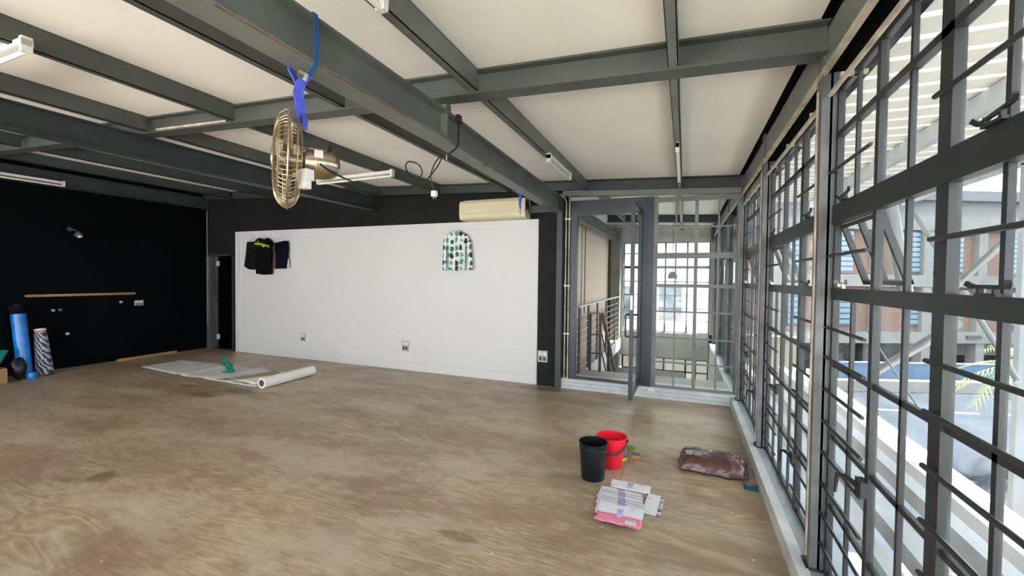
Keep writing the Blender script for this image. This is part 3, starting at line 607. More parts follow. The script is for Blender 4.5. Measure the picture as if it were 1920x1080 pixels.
# air conditioner
ac = root('air_conditioner', (-2.55, 5.60, 2.325), 'cream wall air conditioner sitting above the white panel', 'air conditioner')
prof = [(5.70, 2.33), (5.52, 2.325), (5.48, 2.345), (5.465, 2.40), (5.468, 2.56), (5.49, 2.595), (5.70, 2.605)]
b = B(); k_ = len(prof); xs2 = (-3.05, -2.035)
b.add([(x, y, z) for x in xs2 for y, z in prof], [tuple(range(k_)), tuple(range(2*k_-1, k_-1, -1))]+[(j, k_+j, k_+(j+1) % k_, (j+1) % k_) for j in range(k_)]); b.build('body', 'cream', ac)
B().box(-3.02, -2.06, 5.459, 5.468, 2.425, 2.55).build('front_panel', 'cream', ac); B().box(-2.98, -2.08, 5.474, 5.486, 2.352, 2.372).build('outlet_flap', 'cream', ac)
for q in range(6): B().box(-3.0, -2.1, 5.50+q*.025, 5.51+q*.025, 2.602, 2.608).build('grille_slat', 'dirty_white', ac)
B().box(-2.033, -2.03, 5.49, 5.60, 2.44, 2.57).build('side_vent', 'dark_grey_plastic', ac); B().box(-2.95, -2.60, 5.455, 5.459, 2.437, 2.447).build('badge', 'paper', ac)
# strip lights
def strip(p, q, label, wid=.05):
    p, q = Vector(p), Vector(q); r = root('strip_light', (p+q)/2, label, 'strip light'); d = (q-p).normalized(); a = d.cross(Vector((0, 0, 1))).normalized()
    B().bar(p, q, wid, .035).build('body', 'white_plastic', r)
    B().cyl(p+Vector((0, 0, -.045))+d*.02, q+Vector((0, 0, -.045))-d*.02, .013, n=10).build('tube', 'paper', r, True)
    for e, s_ in ((p, 1), (q, -1)): B().bar(e+d*.0*s_+Vector((0, 0, -.012)), e+d*.03*s_+Vector((0, 0, -.012)), wid*.9, .085).build('lamp_holder', 'white_plastic', r)
def zc(x, c): return c-S*x
strip((-4.55, 1.20, zc(-3.9, 2.585)), (-3.34, 1.185, zc(-3.9, 2.585)), 'white strip light crossing under the purlin in front of the fan')
strip((-1.185, .30, zc(-1.2, 2.60)), (-1.185, 1.47, zc(-1.2, 2.60)), 'white strip light under the purlin in front of the cross beam')
strip((-1.20, 3.83, zc(-1.2, 2.585)), (-1.20, 4.62, zc(-1.2, 2.585)), 'short white strip light under the purlin behind the cross beam')
strip((-.078, 3.72, zc(-.1, 2.585)), (-.078, 4.9, zc(-.1, 2.585)), 'narrow white strip light under the purlin above the open door', .03)
strip((-4.45, 4.22, zc(-3.9, 2.57)), (-3.22, 4.17, zc(-3.9, 2.57)), 'long white strip light crossing behind the fan motor')
strip((-8.80, 2.3, 2.86), (-8.80, 3.50, 2.86), 'white strip light high beside the black wall')
# ------------------------------------------------------------------ hanging fan
FY = 1.36
fan = root('wall_fan', (-1.60, FY, 1.79), 'brass caged fan with a bullet motor hanging from the beam', 'fan')
fm = Matrix.Translation((-1.605, FY, 2.0)) @ Matrix.Rotation(math.radians(2.5), 4, 'Y') @ Matrix.Rotation(math.radians(50), 4, 'Z') @ Matrix.Rotation(math.pi/2, 4, 'Y')
R_ = .208
def ring(r, z, n=40): return [(r*math.cos(2*math.pi*k/n), r*math.sin(2*math.pi*k/n), z) for k in range(n)]
# local z = fan axis (points to the motor); front at negative z
for nm, prof_ in (('front_guard', [(.03, -.058), (.10, -.056), (.15, -.050), (.185, -.036), (.203, -.016), (R_, .0)]), ('rear_guard', [(.05, .052), (.10, .052), (.15, .047), (.185, .034), (.203, .016), (R_, .0)])):
    b = B(); b.M = fm
    for kk in range(64):
        a = 2*math.pi*kk/64; b.tube([(r*math.cos(a), r*math.sin(a), z) for r, z in prof_], .0014, 5)
    for r, z in prof_[1::2]: b.tube(ring(r, z), .0022, 5, True)
    b.build(nm, 'brass', fan, True)
b = B(); b.M = fm; b.tube(ring(R_+.002, 0, 56), .004, 7, True); b.build('guard_rim', 'brass', fan, True)
b = B(); b.M = fm; b.lathe([(0, -.066), (.045, -.064), (.05, -.056), (0, -.054)], 20); b.build('front_badge', 'motor', fan, True)
for kk in range(4):
    b = B(); b.M = fm @ Matrix.Rotation(kk*math.pi/2+.5, 4, 'Z')
    b.grid(lambda u, v: (.03+.15*u, (v-.5)*(.06+.08*u), (v-.5)*.04*(1-.3*u)), 6, 4); o = b.build('blade', 'brass', fan, True)
    so = o.modifiers.new('thick', 'SOLIDIFY'); so.thickness = .002
b = B(); b.M = fm; b.cyl((0, 0, -.03), (0, 0, .06), .028, n=16); b.build('hub', 'motor', fan, True)
b = B(); b.M = fm; b.lathe([(0, .056), (.055, .056), (.066, .066), (.068, .11), (.067, .145), (.061, .172), (.050, .194), (.032, .207), (0, .212)], 28); mo = b.build('motor_housing', 'motor', fan, True)
b = B(); b.M = fm; b.lathe([(.068, .106), (.0695, .11), (.068, .114)], 28); b.build('seam_ring', 'brass', mo)
b = B(); b.M = fm @ Matrix.Rotation(math.radians(-118), 4, 'Z'); b.box(.066, .070, -.02, .02, .10, .135); b.build('rating_label', 'paper', mo)
b = B(); b.M = fm; b.cyl((-.062, 0, .165), (-.088, 0, .168), .011, .009, 10); b.build('switch_knob', 'black_plastic', fan)
sw = B(); sw.box(-1.52, -1.465, FY-.03, FY+.01, 1.90, 1.945); sw.box(-1.515, -1.475, FY-.028, FY+.005, 1.865, 1.90); sw.build('bracket_block', 'white_plastic', fan)
# straps
s1 = root('ratchet_strap', (-1.53, FY, 2.15), 'blue and violet webbing strap holding the fan on the beam', 'strap')
def web(pts, w, t, nm, m_, par, wd=(0, 1, 0)):
    b = B(); pts = [Vector(p) for p in pts]; wv = Vector(wd)*w/2; vs = []
    for k in range(len(pts)):
        d = (pts[min(k+1, len(pts)-1)]-pts[max(k-1, 0)]).normalized(); nrm = d.cross(Vector(wd)).normalized()*t/2
        vs += [pts[k]-wv-nrm, pts[k]+wv-nrm, pts[k]+wv+nrm, pts[k]-wv+nrm]
    fs = [(4*k+j, 4*k+(j+1) % 4, 4*k+4+(j+1) % 4, 4*k+4+j) for k in range(len(pts)-1) for j in range(4)]+[(0, 1, 2, 3), tuple(range(len(vs)-4, len(vs)))]
    b.add(vs, fs); return b.build(nm, m_, par)
web([(-1.50, FY, 2.594), (-1.448, FY, 2.59), (-1.442, FY, 2.50), (-1.443, FY, 2.42), (-1.444, FY, 2.382), (-1.475, FY, 2.35), (-1.50, FY, 2.335)], .024, .004, 'webbing', 'blue_strap', s1)
web([(-1.59, FY, 2.40), (-1.585, FY, 2.375), (-1.56, FY, 2.34), (-1.54, FY, 2.30), (-1.535, FY, 2.25)], .03, .008, 'webbing', 'violet_strap', s1)
web([(-1.49, FY, 2.345), (-1.52, FY-.01, 2.31), (-1.535, FY-.01, 2.27), (-1.53, FY, 2.22), (-1.535, FY, 2.185), (-1.545, FY, 2.15)], .038, .022, 'webbing_bundle', 'violet_strap', s1, (.5, .86, 0))
web([(-1.525, FY, 2.19), (-1.505, FY, 2.16), (-1.51, FY, 2.12)], .022, .012, 'webbing_tail', 'violet_strap', s1, (.5, .86, 0))
B().tube([(-1.535, FY, 2.19), (-1.54, FY, 2.16), (-1.53, FY, 2.12), (-1.515, FY, 2.115), (-1.508, FY, 2.13), (-1.515, FY, 2.16)], .004, 6, True).build('carabiner', 'chrome', s1, True)
B().bar((-1.515, FY-.02, 2.345), (-1.48, FY-.02, 2.325), .02, .03).build('buckle', 'chrome', s1)
B().tube([(-1.518, FY, 2.12), (-1.533, FY, 2.08), (-1.53, FY, 2.03), (-1.505, FY, 2.015), (-1.49, FY, 2.04), (-1.505, FY, 2.09), (-1.515, FY, 2.12)], .003, 6).build('black_cord', 'rubber', s1, True)
s2 = root('black_strap', (-1.52, 2.57, 2.29), 'black strap looped over the splice of the main beam', 'strap')
web([(-1.50, 2.575, 2.594), (-1.452, 2.575, 2.592), (-1.446, 2.575, 2.50), (-1.446, 2.57, 2.40), (-1.46, 2.565, 2.375), (-1.50, 2.555, 2.345), (-1.53, 2.55, 2.335), (-1.56, 2.55, 2.36), (-1.59, 2.555, 2.385)], .022, .004, 'webbing', 'rubber', s2)
B().box(-1.462, -1.436, 2.555, 2.60, 2.545, 2.60).build('ratchet', 'rubber', s2)
B().cyl((-1.525, 2.55, 2.335), (-1.525, 2.55, 2.30), .006, n=8).build('hook', 'chrome', s2)
s3 = root('violet_strap', (-1.6, 4.1, 2.2), 'thin violet cord tied round the main beam above the air conditioner', 'strap')
xb = -1.5615
B().tube([(xb-.02, 4.05, 2.596), (xb+.066, 4.05, 2.592), (xb+.068, 4.06, 2.48), (xb+.067, 4.07, 2.384), (xb+.02, 4.06, 2.345), (xb, 4.05, 2.33), (xb-.06, 4.05, 2.382)], .005, 6).build('cord', 'blue_strap', s3, True)
B().tube([(xb, 4.05, 2.34), (xb+.004, 4.045, 2.29), (xb-.002, 4.05, 2.25), (xb+.006, 4.045, 2.20)], [.014, .017, .014, .010], 7).build('knot', 'violet_strap', s3, True)
B().tube([(xb+.006, 4.045, 2.20), (xb, 4.045, 2.17), (xb+.012, 4.045, 2.135), (xb+.018, 4.045, 2.17)], .004, 6, True).build('carabiner', 'chrome', s3, True)
# fan cable from the motor to the strap, looped, with a plug
cb = root('fan_cable', (-1.5, 2.0, 1.95), 'black fan cable looped below the beam with a white plug', 'cable')
pts = [(-1.42, FY, 1.965), (-1.43, 1.45, 1.945), (-1.46, 1.70, 1.94), (-1.5, 1.95, 1.972), (-1.5, 2.12, 2.03), (-1.5, 2.22, 2.13), (-1.5, 2.18, 2.175), (-1.5, 2.08, 2.165), (-1.5, 2.06, 2.12), (-1.5, 2.14, 2.085), (-1.5, 2.26, 2.10), (-1.51, 2.36, 2.17), (-1.52, 2.45, 2.25), (-1.525, 2.48, 2.295), (-1.525, 2.45, 2.285), (-1.52, 2.39, 2.23), (-1.51, 2.33, 2.14), (-1.505, 2.34, 2.10), (-1.5, 2.36, 2.05)]
def smooth_pts(p, n=5):
    p = [Vector(q) for q in p]; out = []
    for i in range(len(p)-1):
        a, b_, c, d = p[max(i-1, 0)], p[i], p[i+1], p[min(i+2, len(p)-1)]
        for k in range(n):
            t = k/n; out.append(.5*((2*b_)+(c-a)*t+(2*a-5*b_+4*c-d)*t*t+(3*b_-a-3*c+d)*t**3))
    return out+[p[-1]]
B().tube(smooth_pts(pts), .004, 6).build('cord', 'rubber', cb, True)
B().box(-1.515, -1.485, 2.345, 2.375, 2.015, 2.05).build('plug', 'white_plastic', cb)
for q in (-.008, .008): B().cyl((-1.5+q, 2.36, 2.0), (-1.5+q, 2.36, 2.015), .003, n=6).build('plug_pin', 'brass', cb)

# ------------------------------------------------------------------ clothes on the white panel
def hanger(x, y, z, par, half=.16):
    B().tube([(x-.012, y, z+.055), (x-.005, y, z+.075), (x+.012, y, z+.072), (x+.014, y, z+.05), (x, y, z+.03), (x, y, z), (x-half, y, z-.06), (x+half, y, z-.06), (x, y, z)], .0035, 6).build('hanger', 'white_plastic', par, True)
def garment(outline, yf, yb, m_, nm, par, fold=.008, seed=0):
    b = B(); b.prism(outline, yf, yb); o = b.build(nm, m_, par); return o
def cloth(cols, yf, yb, m_, nm, par, k=7, amp=.008):
    """cols: list of (xl, xr, z) rows from top to bottom, filled with vertical folds"""
    b = B(); nu = 20
    rows = []
    for i in range(len(cols)-1):
        a, c = cols[i], cols[i+1]
        for q in range(3): rows.append([a[j]+(c[j]-a[j])*q/3 for j in range(3)])
    rows.append(list(cols[-1])); R = len(rows)
    def P(u, v, side):
        r = rows[int(round(v*(R-1)))]; x = r[0]+(r[1]-r[0])*u
        edge = min(u, 1-u)*2; w_ = min(1, edge*4)
        y = yf+(yb-yf)*.5+(-1 if side else 1)*(yb-yf)*.5*w_ + (amp*math.sin(k*math.pi*u+v*1.3)*(.35+v) if side else 0)
        return (x, y, r[2]+.006*math.sin(u*9+side)*(v > .95))
    b.grid(lambda u, v: P(u, v, 1), nu, R-1); b.grid(lambda u, v: P(u, v, 0), nu, R-1)
    return b.build(nm, m_, par, True)
YF, YK = 5.615, 5.665
h = root('folded_shorts', (-7.64, 5.66, 1.57), 'dark green shorts on a hanger, hung next to the panel edge', 'shorts')
hanger(-7.60, 5.668, 2.18, h); cloth([(-7.77, -7.48, 2.125), (-7.80, -7.46, 1.9), (-7.845, -7.44, 1.66), (-7.72, -7.44, 1.60)], 5.658, 5.678, 'dark_cloth', 'cloth', h, 4)
h = root('vest', (-7.26, 5.66, 1.50), 'black vest with a yellow print across the chest', 'vest')
hanger(-7.26, 5.625, 2.20, h)
garment([(-7.50, 2.10), (-7.42, 2.165), (-7.355, 2.187), (-7.31, 2.165), (-7.25, 2.15), (-7.19, 2.165), (-7.146, 2.182), (-7.06, 2.12), (-7.02, 2.06), (-7.05, 2.02), (-7.065, 1.51), (-7.25, 1.50), (-7.44, 1.52), (-7.45, 2.03)], YF-.01, YK-.016, 'black_cloth', 'body', h)
for o_ in ([(-7.48, 2.095), (-7.36, 2.10), (-7.22, 2.07), (-7.08, 2.035), (-7.10, 2.00), (-7.17, 2.03), (-7.25, 2.01), (-7.30, 2.05), (-7.46, 2.06)], [(-7.40, 2.135), (-7.36, 2.12), (-7.37, 2.11), (-7.41, 2.11)]):
    B().prism(o_, YF-.013, YF-.0095).build('chest_print', 'yellow_print', h)
h = root('folded_trousers', (-6.83, 5.66, 1.6), 'navy trousers with a rust side strip folded over a hanger', 'trousers')
hanger(-6.83, 5.63, 2.18, h, .2); garment([(-6.985, 2.085), (-6.90, 2.10), (-6.70, 2.125), (-6.675, 2.10), (-6.66, 1.96), (-6.675, 1.90), (-6.67, 1.74), (-6.70, 1.62), (-6.98, 1.615), (-6.995, 1.63)], YF+.01, YK, 'navy', 'cloth', h)
garment([(-6.985, 1.95), (-6.95, 1.90), (-6.94, 1.64), (-6.99, 1.64)], YF+.006, YF+.0105, 'rust_trim', 'side_strip', h)
garment([(-6.67, 1.80), (-6.645, 1.72), (-6.65, 1.63), (-6.69, 1.63)], YF+.03, YK, 'paper_grey', 'paper_tag', h)
h = root('printed_shirt', (-3.19, 5.66, 1.6), 'white long-sleeved shirt with green leaf print on a hanger', 'shirt')
hanger(-3.205, 5.63, 2.185, h, .17)
cloth([(-3.27, -3.14, 2.19), (-3.38, -3.02, 2.13), (-3.375, -3.02, 2.05), (-3.345, -3.045, 1.95), (-3.335, -3.045, 1.75), (-3.32, -3.05, 1.60)], YF, YK, 'leaf_print', 'body', h, 6)
cloth([(-3.385, -3.345, 2.13), (-3.42, -3.35, 2.03), (-3.425, -3.36, 1.85), (-3.43, -3.37, 1.60)], YF+.008, YK, 'leaf_print', 'sleeve', h, 2, .004)
cloth([(-3.05, -3.01, 2.13), (-3.03, -2.95, 2.03), (-3.01, -2.93, 1.85), (-2.985, -2.912, 1.61)], YF+.008, YK, 'leaf_print', 'sleeve', h, 2, .004)
for sgn in (-1, 1): B().prism([(-3.205, 2.17), (-3.205+sgn*.05, 2.21), (-3.205+sgn*.075, 2.17), (-3.205+sgn*.03, 2.13)], YF-.012, YF+.004).build('collar', 'leaf_print', h)
B().box(-3.215, -3.195, YF-.006, YF, 1.62, 2.14).build('placket', 'paper', h)

# ------------------------------------------------------------------ things on the floor by the window
def bucket(c, r0, r1, h, th=.003):
    return [(0, .0), (r0, 0), (r0+.003, .004), (r0+(r1-r0)*.86, h*.86), (r1*.975, h*.9), (r1, h-.004), (r1+.004, h), (r1-th, h), (r1*.95-th, h*.9), (r0+(r1-r0)*.1-th, .012), (0, .010)]
k = root('waste_bin', (-.615, 3.19, 0), 'tall black plastic bin standing on the plywood beside the red bucket', 'bin')
B().lathe([(0, 0), (.083, 0), (.086, .004), (.101, .215), (.1015, .225), (.103, .226), (.1045, .24), (.104, .252), (.106, .272), (.108, .276), (.104, .276), (.099, .2), (.083, .012), (0, .010)], 36, (-.615, 3.19, 0)).build('body', 'black_plastic', k, True)
B().lathe([(.1035, .226), (.1055, .229), (.1035, .232)], 36, (-.615, 3.19, 0)).build('rib', 'black_plastic', k, True)
k = root('red_bucket', (-.515, 3.445, 0), 'red plastic bucket with a dark carrying handle', 'bucket')
B().lathe([(0, 0), (.074, 0), (.078, .004), (.104, .19), (.106, .2), (.112, .201), (.1145, .235), (.121, .238), (.121, .247), (.111, .247), (.107, .2), (.075, .012), (0, .010)], 36, (-.515, 3.445, 0)).build('body', 'red_plastic', k, True)
pts = [(-.515+.119*math.cos(t), 3.445-.136*math.sin(t)+.0, .222-.085*math.sin(t)) for t in [math.pi*q/20 for q in range(21)]]
web(pts, .016, .006, 'handle', 'dark_grey_plastic', k, (0, 0, 1))
for sgn in (-1, 1): B().cyl((-.515+sgn*.112, 3.445, .222), (-.515+sgn*.128, 3.445, .222), .012, n=12).build('handle_pivot', 'dark_grey_plastic', k)
def sponge(x, y, rz, m1_, m2_, label):
    r = root('sponge', (x, y, 0), label, 'sponge', rotz=rz)
    B().box(-.034, .034, -.024, .024, 0, .020).build('foam', m1_, r, local=True); B().box(-.034, .034, -.024, .024, .020, .028).build('scouring_pad', m2_, r, local=True)
sponge(-.352, 3.70, .05, 'sponge_orange', 'sponge_green', 'orange sponge with green scouring pad lying right of no other sponge'.replace(' lying right of no other sponge', ' lying clear of the red bucket'))
sponge(-.452, 3.60, .9, 'sponge_yellow', 'sponge_green', 'yellow sponge with green pad half hidden behind the red bucket')
k = root('green_scourer', (-.405, 3.83, 0), 'crumpled olive green scourer on the floor behind the sponges', 'scourer')
random.seed(3)
for q in range(7):
    c = (-.405+random.uniform(-.02, .02), 3.83+random.uniform(-.02, .02), .015+random.random()*.015)
    pts = [(c[0]+.018*math.cos(t*1.3+q), c[1]+.018*math.sin(t+q), c[2]+.008*math.cos(2*t+q)) for t in [q2*.6 for q2 in range(11)]]
    B().tube(pts, .006, 5).build('curl', 'scourer', k, True)
# brown plastic pouch
k = root('plastic_pouch', (.228, 3.735, 0), 'shiny brown plastic pouch lying against the kerb', 'bag', rotz=-.06)
def pouch(u, v, sgn):
    a, b_ = u*2-1, v*2-1
    a, b_ = math.copysign(abs(a)**.8, a), math.copysign(abs(b_)**.8, b_)
    ex = (1-abs(a)**7)*(1-abs(b_)**6); hgt = .092*max(ex, 0)**.62
    x = a*(.245-.012*abs(b_)**2)+.006*math.sin(b_*7); y = b_*(.175-.012*abs(a)**2)+.006*math.sin(a*9)
    wr = .016*math.sin(a*21+b_*4)*max(0, -b_-.45)+.012*math.sin(b_*15+a*5)*max(0, abs(a)-.6)+.004*math.sin(a*5+1)*math.cos(b_*4)
    z = .02+(hgt+wr*ex if sgn else -min(.02, hgt*.4))
    return (x, y, max(z, .001))
b = B(); b.grid(lambda u, v: pouch(u, v, 1), 36, 30); b.grid(lambda u, v: pouch(u, v, 0), 36, 30); b.build('body', 'brown_film', k, 'all', local=True)
b = B(); b.grid(lambda u, v: (.205+.025*math.sin(v*9)*u*.3+u*.045, (v-.5)*.32, .022+.06*(1-u)*math.sin(math.pi*v)**.5*.8+.004*math.sin(v*25)), 4, 20); o = b.build('end_seam', 'brown_film', k, True, local=True); o.modifiers.new('t', 'SOLIDIFY').thickness = .002
b = B(); b.grid(lambda u, v: (.425+.09*u, 3.44+.07*v-.02*u, .004+.02*math.sin(3*u+2)**2*v), 6, 6); o = b.build('teal_scrap', 'teal_scrap', None, True); o.modifiers.new('t', 'SOLIDIFY').thickness = .002
tag(o, 'scrap of teal film poking out beside the brown pouch', 'scrap')
# packets of hanging clothes, fanned out in a stack
def packet(x, y, z, rz, fab, label, group=None, hook=True, depth=.20, wob=.004, card=.085, tilt=0):
    r = root('clothes_packet', (x, y, z), label, 'packet', group, rotz=rz)
    b = B(); b.grid(lambda u, v: ((u-.5)*.272+.003*math.sin(v*6), (v-.5)*depth, .0025+wob*math.sin(u*8+v*3+x*40)**2), 14, 10)
    o = b.build('folded_cloth', fab, r, True, local=True); m_ = o.modifiers.new('t', 'SOLIDIFY'); m_.thickness = .0022; m_.offset = -1
    zt = .0032+wob*1.1
    b = B(); b.grid(lambda u, v: ((u-.5)*.278, depth/2-.009-card+v*card, zt), 6, 4)
    o = b.build('card', 'card_white', r, local=True); m_ = o.modifiers.new('t', 'SOLIDIFY'); m_.thickness = .0008; m_.offset = 1
    B().box(.055, .085, depth/2-card*.5, depth/2-card*.2, zt+.0009, zt+.0012).build('bar_code', 'paper_grey', r, local=True)
    if hook:
        yh = depth/2-card-.004
        b = B(); b.tube([(0, yh+.05, zt+.004), (0, yh+.02, zt+.004)]+[(.018*math.sin(t), yh-.012+.018*math.cos(t), zt+.004) for t in [q*.45 for q in range(12)]], .0035, 6); b.build('hook', 'clear_hook', r, True, local=True)
        B().box(-.018, .018, yh+.01, yh+.055, zt+.0008, zt+.003).build('hook_plate', 'clear_hook', r, local=True)
    return r
ordn = ['lowest', 'second lowest', 'third lowest', 'fourth lowest', 'fifth lowest', 'sixth lowest', 'third from the top', 'second from the top']
fabs = ['pack_brown', 'paper_grey', 'pack_brown', 'pack_brown', 'paper_grey', 'pack_brown', 'navy', 'pack_brown']
for q in range(8):
    r_ = packet(-.392+.005*q+.004*(q % 3), 2.985-.037*q, .0005+.0046*q, -.05+.012*(q % 3), fabs[q], 'white-carded clothes packet, %s in the fanned stack under the pink striped one' % ordn[q], None, False, depth=.20, card=.17, wob=.0)
    B().box(-.025, .025, .052, .090, .0039, .0046).build('hook_plate', 'clear_hook', r_, local=True)
t_ = packet(-.346, 2.675, .0378, -.02, 'pink_stripe', 'pink and white striped clothes packet on top of the stack', hook=True, wob=.003, depth=.215, card=.105)
B().box(.045, .110, -.088, -.050, .0062, .0068).build('price_sticker', 'sticker', t_, local=True)
packet(-.165, 2.955, .0, 1.50, 'leopard', 'leopard print clothes packet sticking out beside the stack', depth=.12, hook=False, card=.085, wob=.001)
packet(-.335, 3.155, .0, -.03, 'paper', 'white clothes packet with a clear hook lying beyond the far end of the stack', depth=.12, card=.07, wob=.001)
# ------------------------------------------------------------------ paper sheet, roll and tape gun
ps = root('paper_sheet', (-6.6, 4.35, 0), 'long white paper sheet unrolled on the plywood', 'paper sheet')
def sheet(u, v):
    x = -8.06+2.78*u; yn = 4.08-.115*min(1, u*2.4)*(1 if u < .6 else 1); yf_ = 4.70-.01*u+.06*math.sin(u*3)
    y = yn+(yf_-yn)*v
    z = .006+.018*max(0, math.sin(u*26+v*2.2))**6*(.3+v)*(u > .25)+.035*math.exp(-((u-.60-.08*v)/.035)**2)*(.4+.6*v)+.02*math.exp(-((u-.42)/.02)**2)
    return (x, y, z)
b = B(); b.grid(sheet, 110, 8); o = b.build('sheet', 'paper_grey', ps, True); o.modifiers.new('t', 'SOLIDIFY').thickness = .001
b = B(); b.grid(lambda u, v: (-6.12+.62*u+.22*v, 3.99+.52*v, .012+.05*math.sin(u*3.1)**2+.03*v*u), 16, 8); o = b.build('kraft_underside', 'kraft', ps, True); o.modifiers.new('t', 'SOLIDIFY').thickness = .001
b = B(); b.grid(lambda u, v: (-5.80+.50*u+.05*v, 3.965+.64*v, .035+.02*math.sin(u*3.1)), 14, 8); o = b.build('loose_fold', 'paper', ps, True); o.modifiers.new('t', 'SOLIDIFY').thickness = .001
pr_ = root('paper_roll', (-5.17, 4.37, 0), 'white paper roll with a hollow core at the end of the sheet', 'paper roll')
b = B(); b.M = Matrix.Translation((-5.14, 3.95, .072)) @ Matrix.Rotation(math.radians(2.5), 4, 'Z') @ Matrix.Rotation(-math.pi/2, 4, 'X')
b.lathe([(.046, 0), (.070, 0), (.070, .86), (.046, .86)], 28, close=True); b.build('wound_paper', 'paper', pr_, True)
b2 = B(); b2.M = b.M; b2.lathe([(.040, -.004), (.046, -.004), (.046, .864), (.040, .864)], 28, close=True); b2.build('core', 'kraft', pr_, True)
tg = root('tape_gun', (-6.28, 4.30, .03), 'green plastic tape gun standing on the paper sheet', 'tape gun')
b = B(); b.prism([(-6.40, .03), (-6.23, .035), (-6.17, .05), (-6.18, .075), (-6.21, .10), (-6.225, .15), (-6.27, .185), (-6.33, .20), (-6.36, .19), (-6.33, .17), (-6.31, .14), (-6.33, .10), (-6.30, .07), (-6.39, .05)], 4.275, 4.315); b.build('body', 'tape_green', tg)
b = B(); b.prism([(-6.42, .13), (-6.39, .12), (-6.375, .20), (-6.385, .27), (-6.41, .29), (-6.435, .27), (-6.43, .20)], 4.29, 4.32); b.build('handle', 'tape_green', tg)
B().tube([(-6.40, 4.30, .16), (-6.37, 4.30, .13), (-6.32, 4.30, .15)], .012, 8).build('neck', 'tape_green', tg, True)
B().cyl((-6.27, 4.27, .11), (-6.27, 4.32, .11), .045, n=20).build('tape_reel', 'tape_green', tg)
# ------------------------------------------------------------------ rolls, bag and box by the black wall
k = root('blue_roll', (-8.74, 3.03, 0), 'tall shiny blue foil roll leaning on the black wall', 'roll')
b = B(); b.cyl((-8.71, 3.02, .02), (-8.80, 2.99, .90), .078, .078, 24); b.build('foil', 'blue_roll', k, True)
b = B(); b.cyl((-8.80, 2.99, .90), (-8.82, 2.985, 1.02), .080, .080, 24); b.build('wrapped_end', 'navy', k, True)
B().cyl((-8.822, 2.984, 1.02), (-8.823, 2.984, 1.03), .03, n=12).build('core', 'kraft', k)
k = root('patterned_roll', (-8.66, 3.22, 0), 'short roll in zigzag patterned wrap beside the blue roll', 'roll')
b = B(); b.cyl((-8.66, 3.205, .0), (-8.78, 3.205, .60), .098, .068, 24); b.build('wrap', 'roll_pattern', k, True)
b = B(); b.cyl((-8.78, 3.205, .60), (-8.79, 3.205, .64), .062, .062, 20); b.build('inner_roll', 'pink_wall', k, True); b = B(); b.cyl((-8.79, 3.205, .64), (-8.795, 3.205, .665), .066, .066, 20); b.build('rim', 'paper', k, True)
k = root('black_bag', (-8.55, 2.93, 0), 'black refuse bag slumped between the box and rolls', 'bag')
b = B(); b.grid(lambda u, v: (-8.555+(.105-.04*v)*math.cos(2*math.pi*u)*math.sin(math.pi*(.12+.88*(1-v)))**.6*(1+.06*math.sin(u*31)), 2.90+(.085)*math.sin(2*math.pi*u)*math.sin(math.pi*(.12+.88*(1-v)))**.6, .30*v*(1+.04*math.sin(u*19))), 28, 10); b.build('body', 'black_plastic', k, True)
B().lathe([(0, 0), (.05, .0), (.055, .03), (.05, .09), (0, .09)], 14, (-8.50, 3.01, 0)).build('blue_lid', 'blue_roll', k)
k = root('cardboard_box', (-8.50, 2.73, 0), 'brown cardboard box holding white and teal scraps', 'box')
b = B(); x0, x1, y0, y1, h_ = -8.66, -8.43, 2.50, 2.76, .20
for a in ((x0, x1, y0, y0+.005, 0, h_), (x0, x1, y1-.005, y1, 0, h_), (x0, x0+.005, y0, y1, 0, h_), (x1-.005, x1, y0, y1, 0, h_), (x0, x1, y0, y1, 0, .005)): b.box(*a)
b.build('carton', 'cardboard', k)
b = B(); b.grid(lambda u, v: (x0+.02+.2*u, y0+.02+.22*v, .17+.06*math.sin(u*4)*math.sin(v*3)), 8, 8); b.build('paper_scrap', 'paper', k, True)
B().bar((-8.56, 2.62, .10), (-8.66, 2.80, .42), .10, .012).build('teal_board', 'tape_green', k)

# ------------------------------------------------------------------ outside: canopy, steelwork, street
cn = root('canopy_roof', (2.5, 5, 3.15), 'pale slatted canopy roof outside the window wall', 'canopy')
b = B(); b.grid(lambda u, v: (.95+3.0*u, -2+12.5*v, 3.30+.02*(1 if int(v*250) % 2 else -1)), 1, 250); o = b.build('roof_sheet', 'roof_sheet', cn)
for q in range(42): B().box(.95, 3.95, -1.9+q*.3, -1.9+q*.3+.235, 3.17, 3.19).build('batten', 'canopy_board', cn)
for x in (.98, 2.4, 3.9): B().box(x-.04, x+.04, -2, 10.5, 2.98, 3.16).build('edge_beam', 'ext_steel', cn)
for i, (x, w_, m_, z) in enumerate(((1.24, .10, 'ext_steel', -.30), (1.50, .13, 'ext_steel', -.30), (1.92, .12, 'ext_steel', -.30), (2.16, .09, 'ext_steel_sunlit', -.30), (2.40, .09, 'ext_steel_sunlit', -.30))):  # outdoor sun and shade painted in: white beams lit, blue-grey ones shaded
    o = B().box(x-w_/2, x+w_/2, -1, 10.4, z-.14, z).build('outrigger_beam', m_); tag(o, ('blue-grey', 'wide blue-grey', 'pale grey', 'sunlit-painted white inner', 'sunlit-painted white outer')[i]+' steel beam running outside below the windows', 'beam', kind='structure')
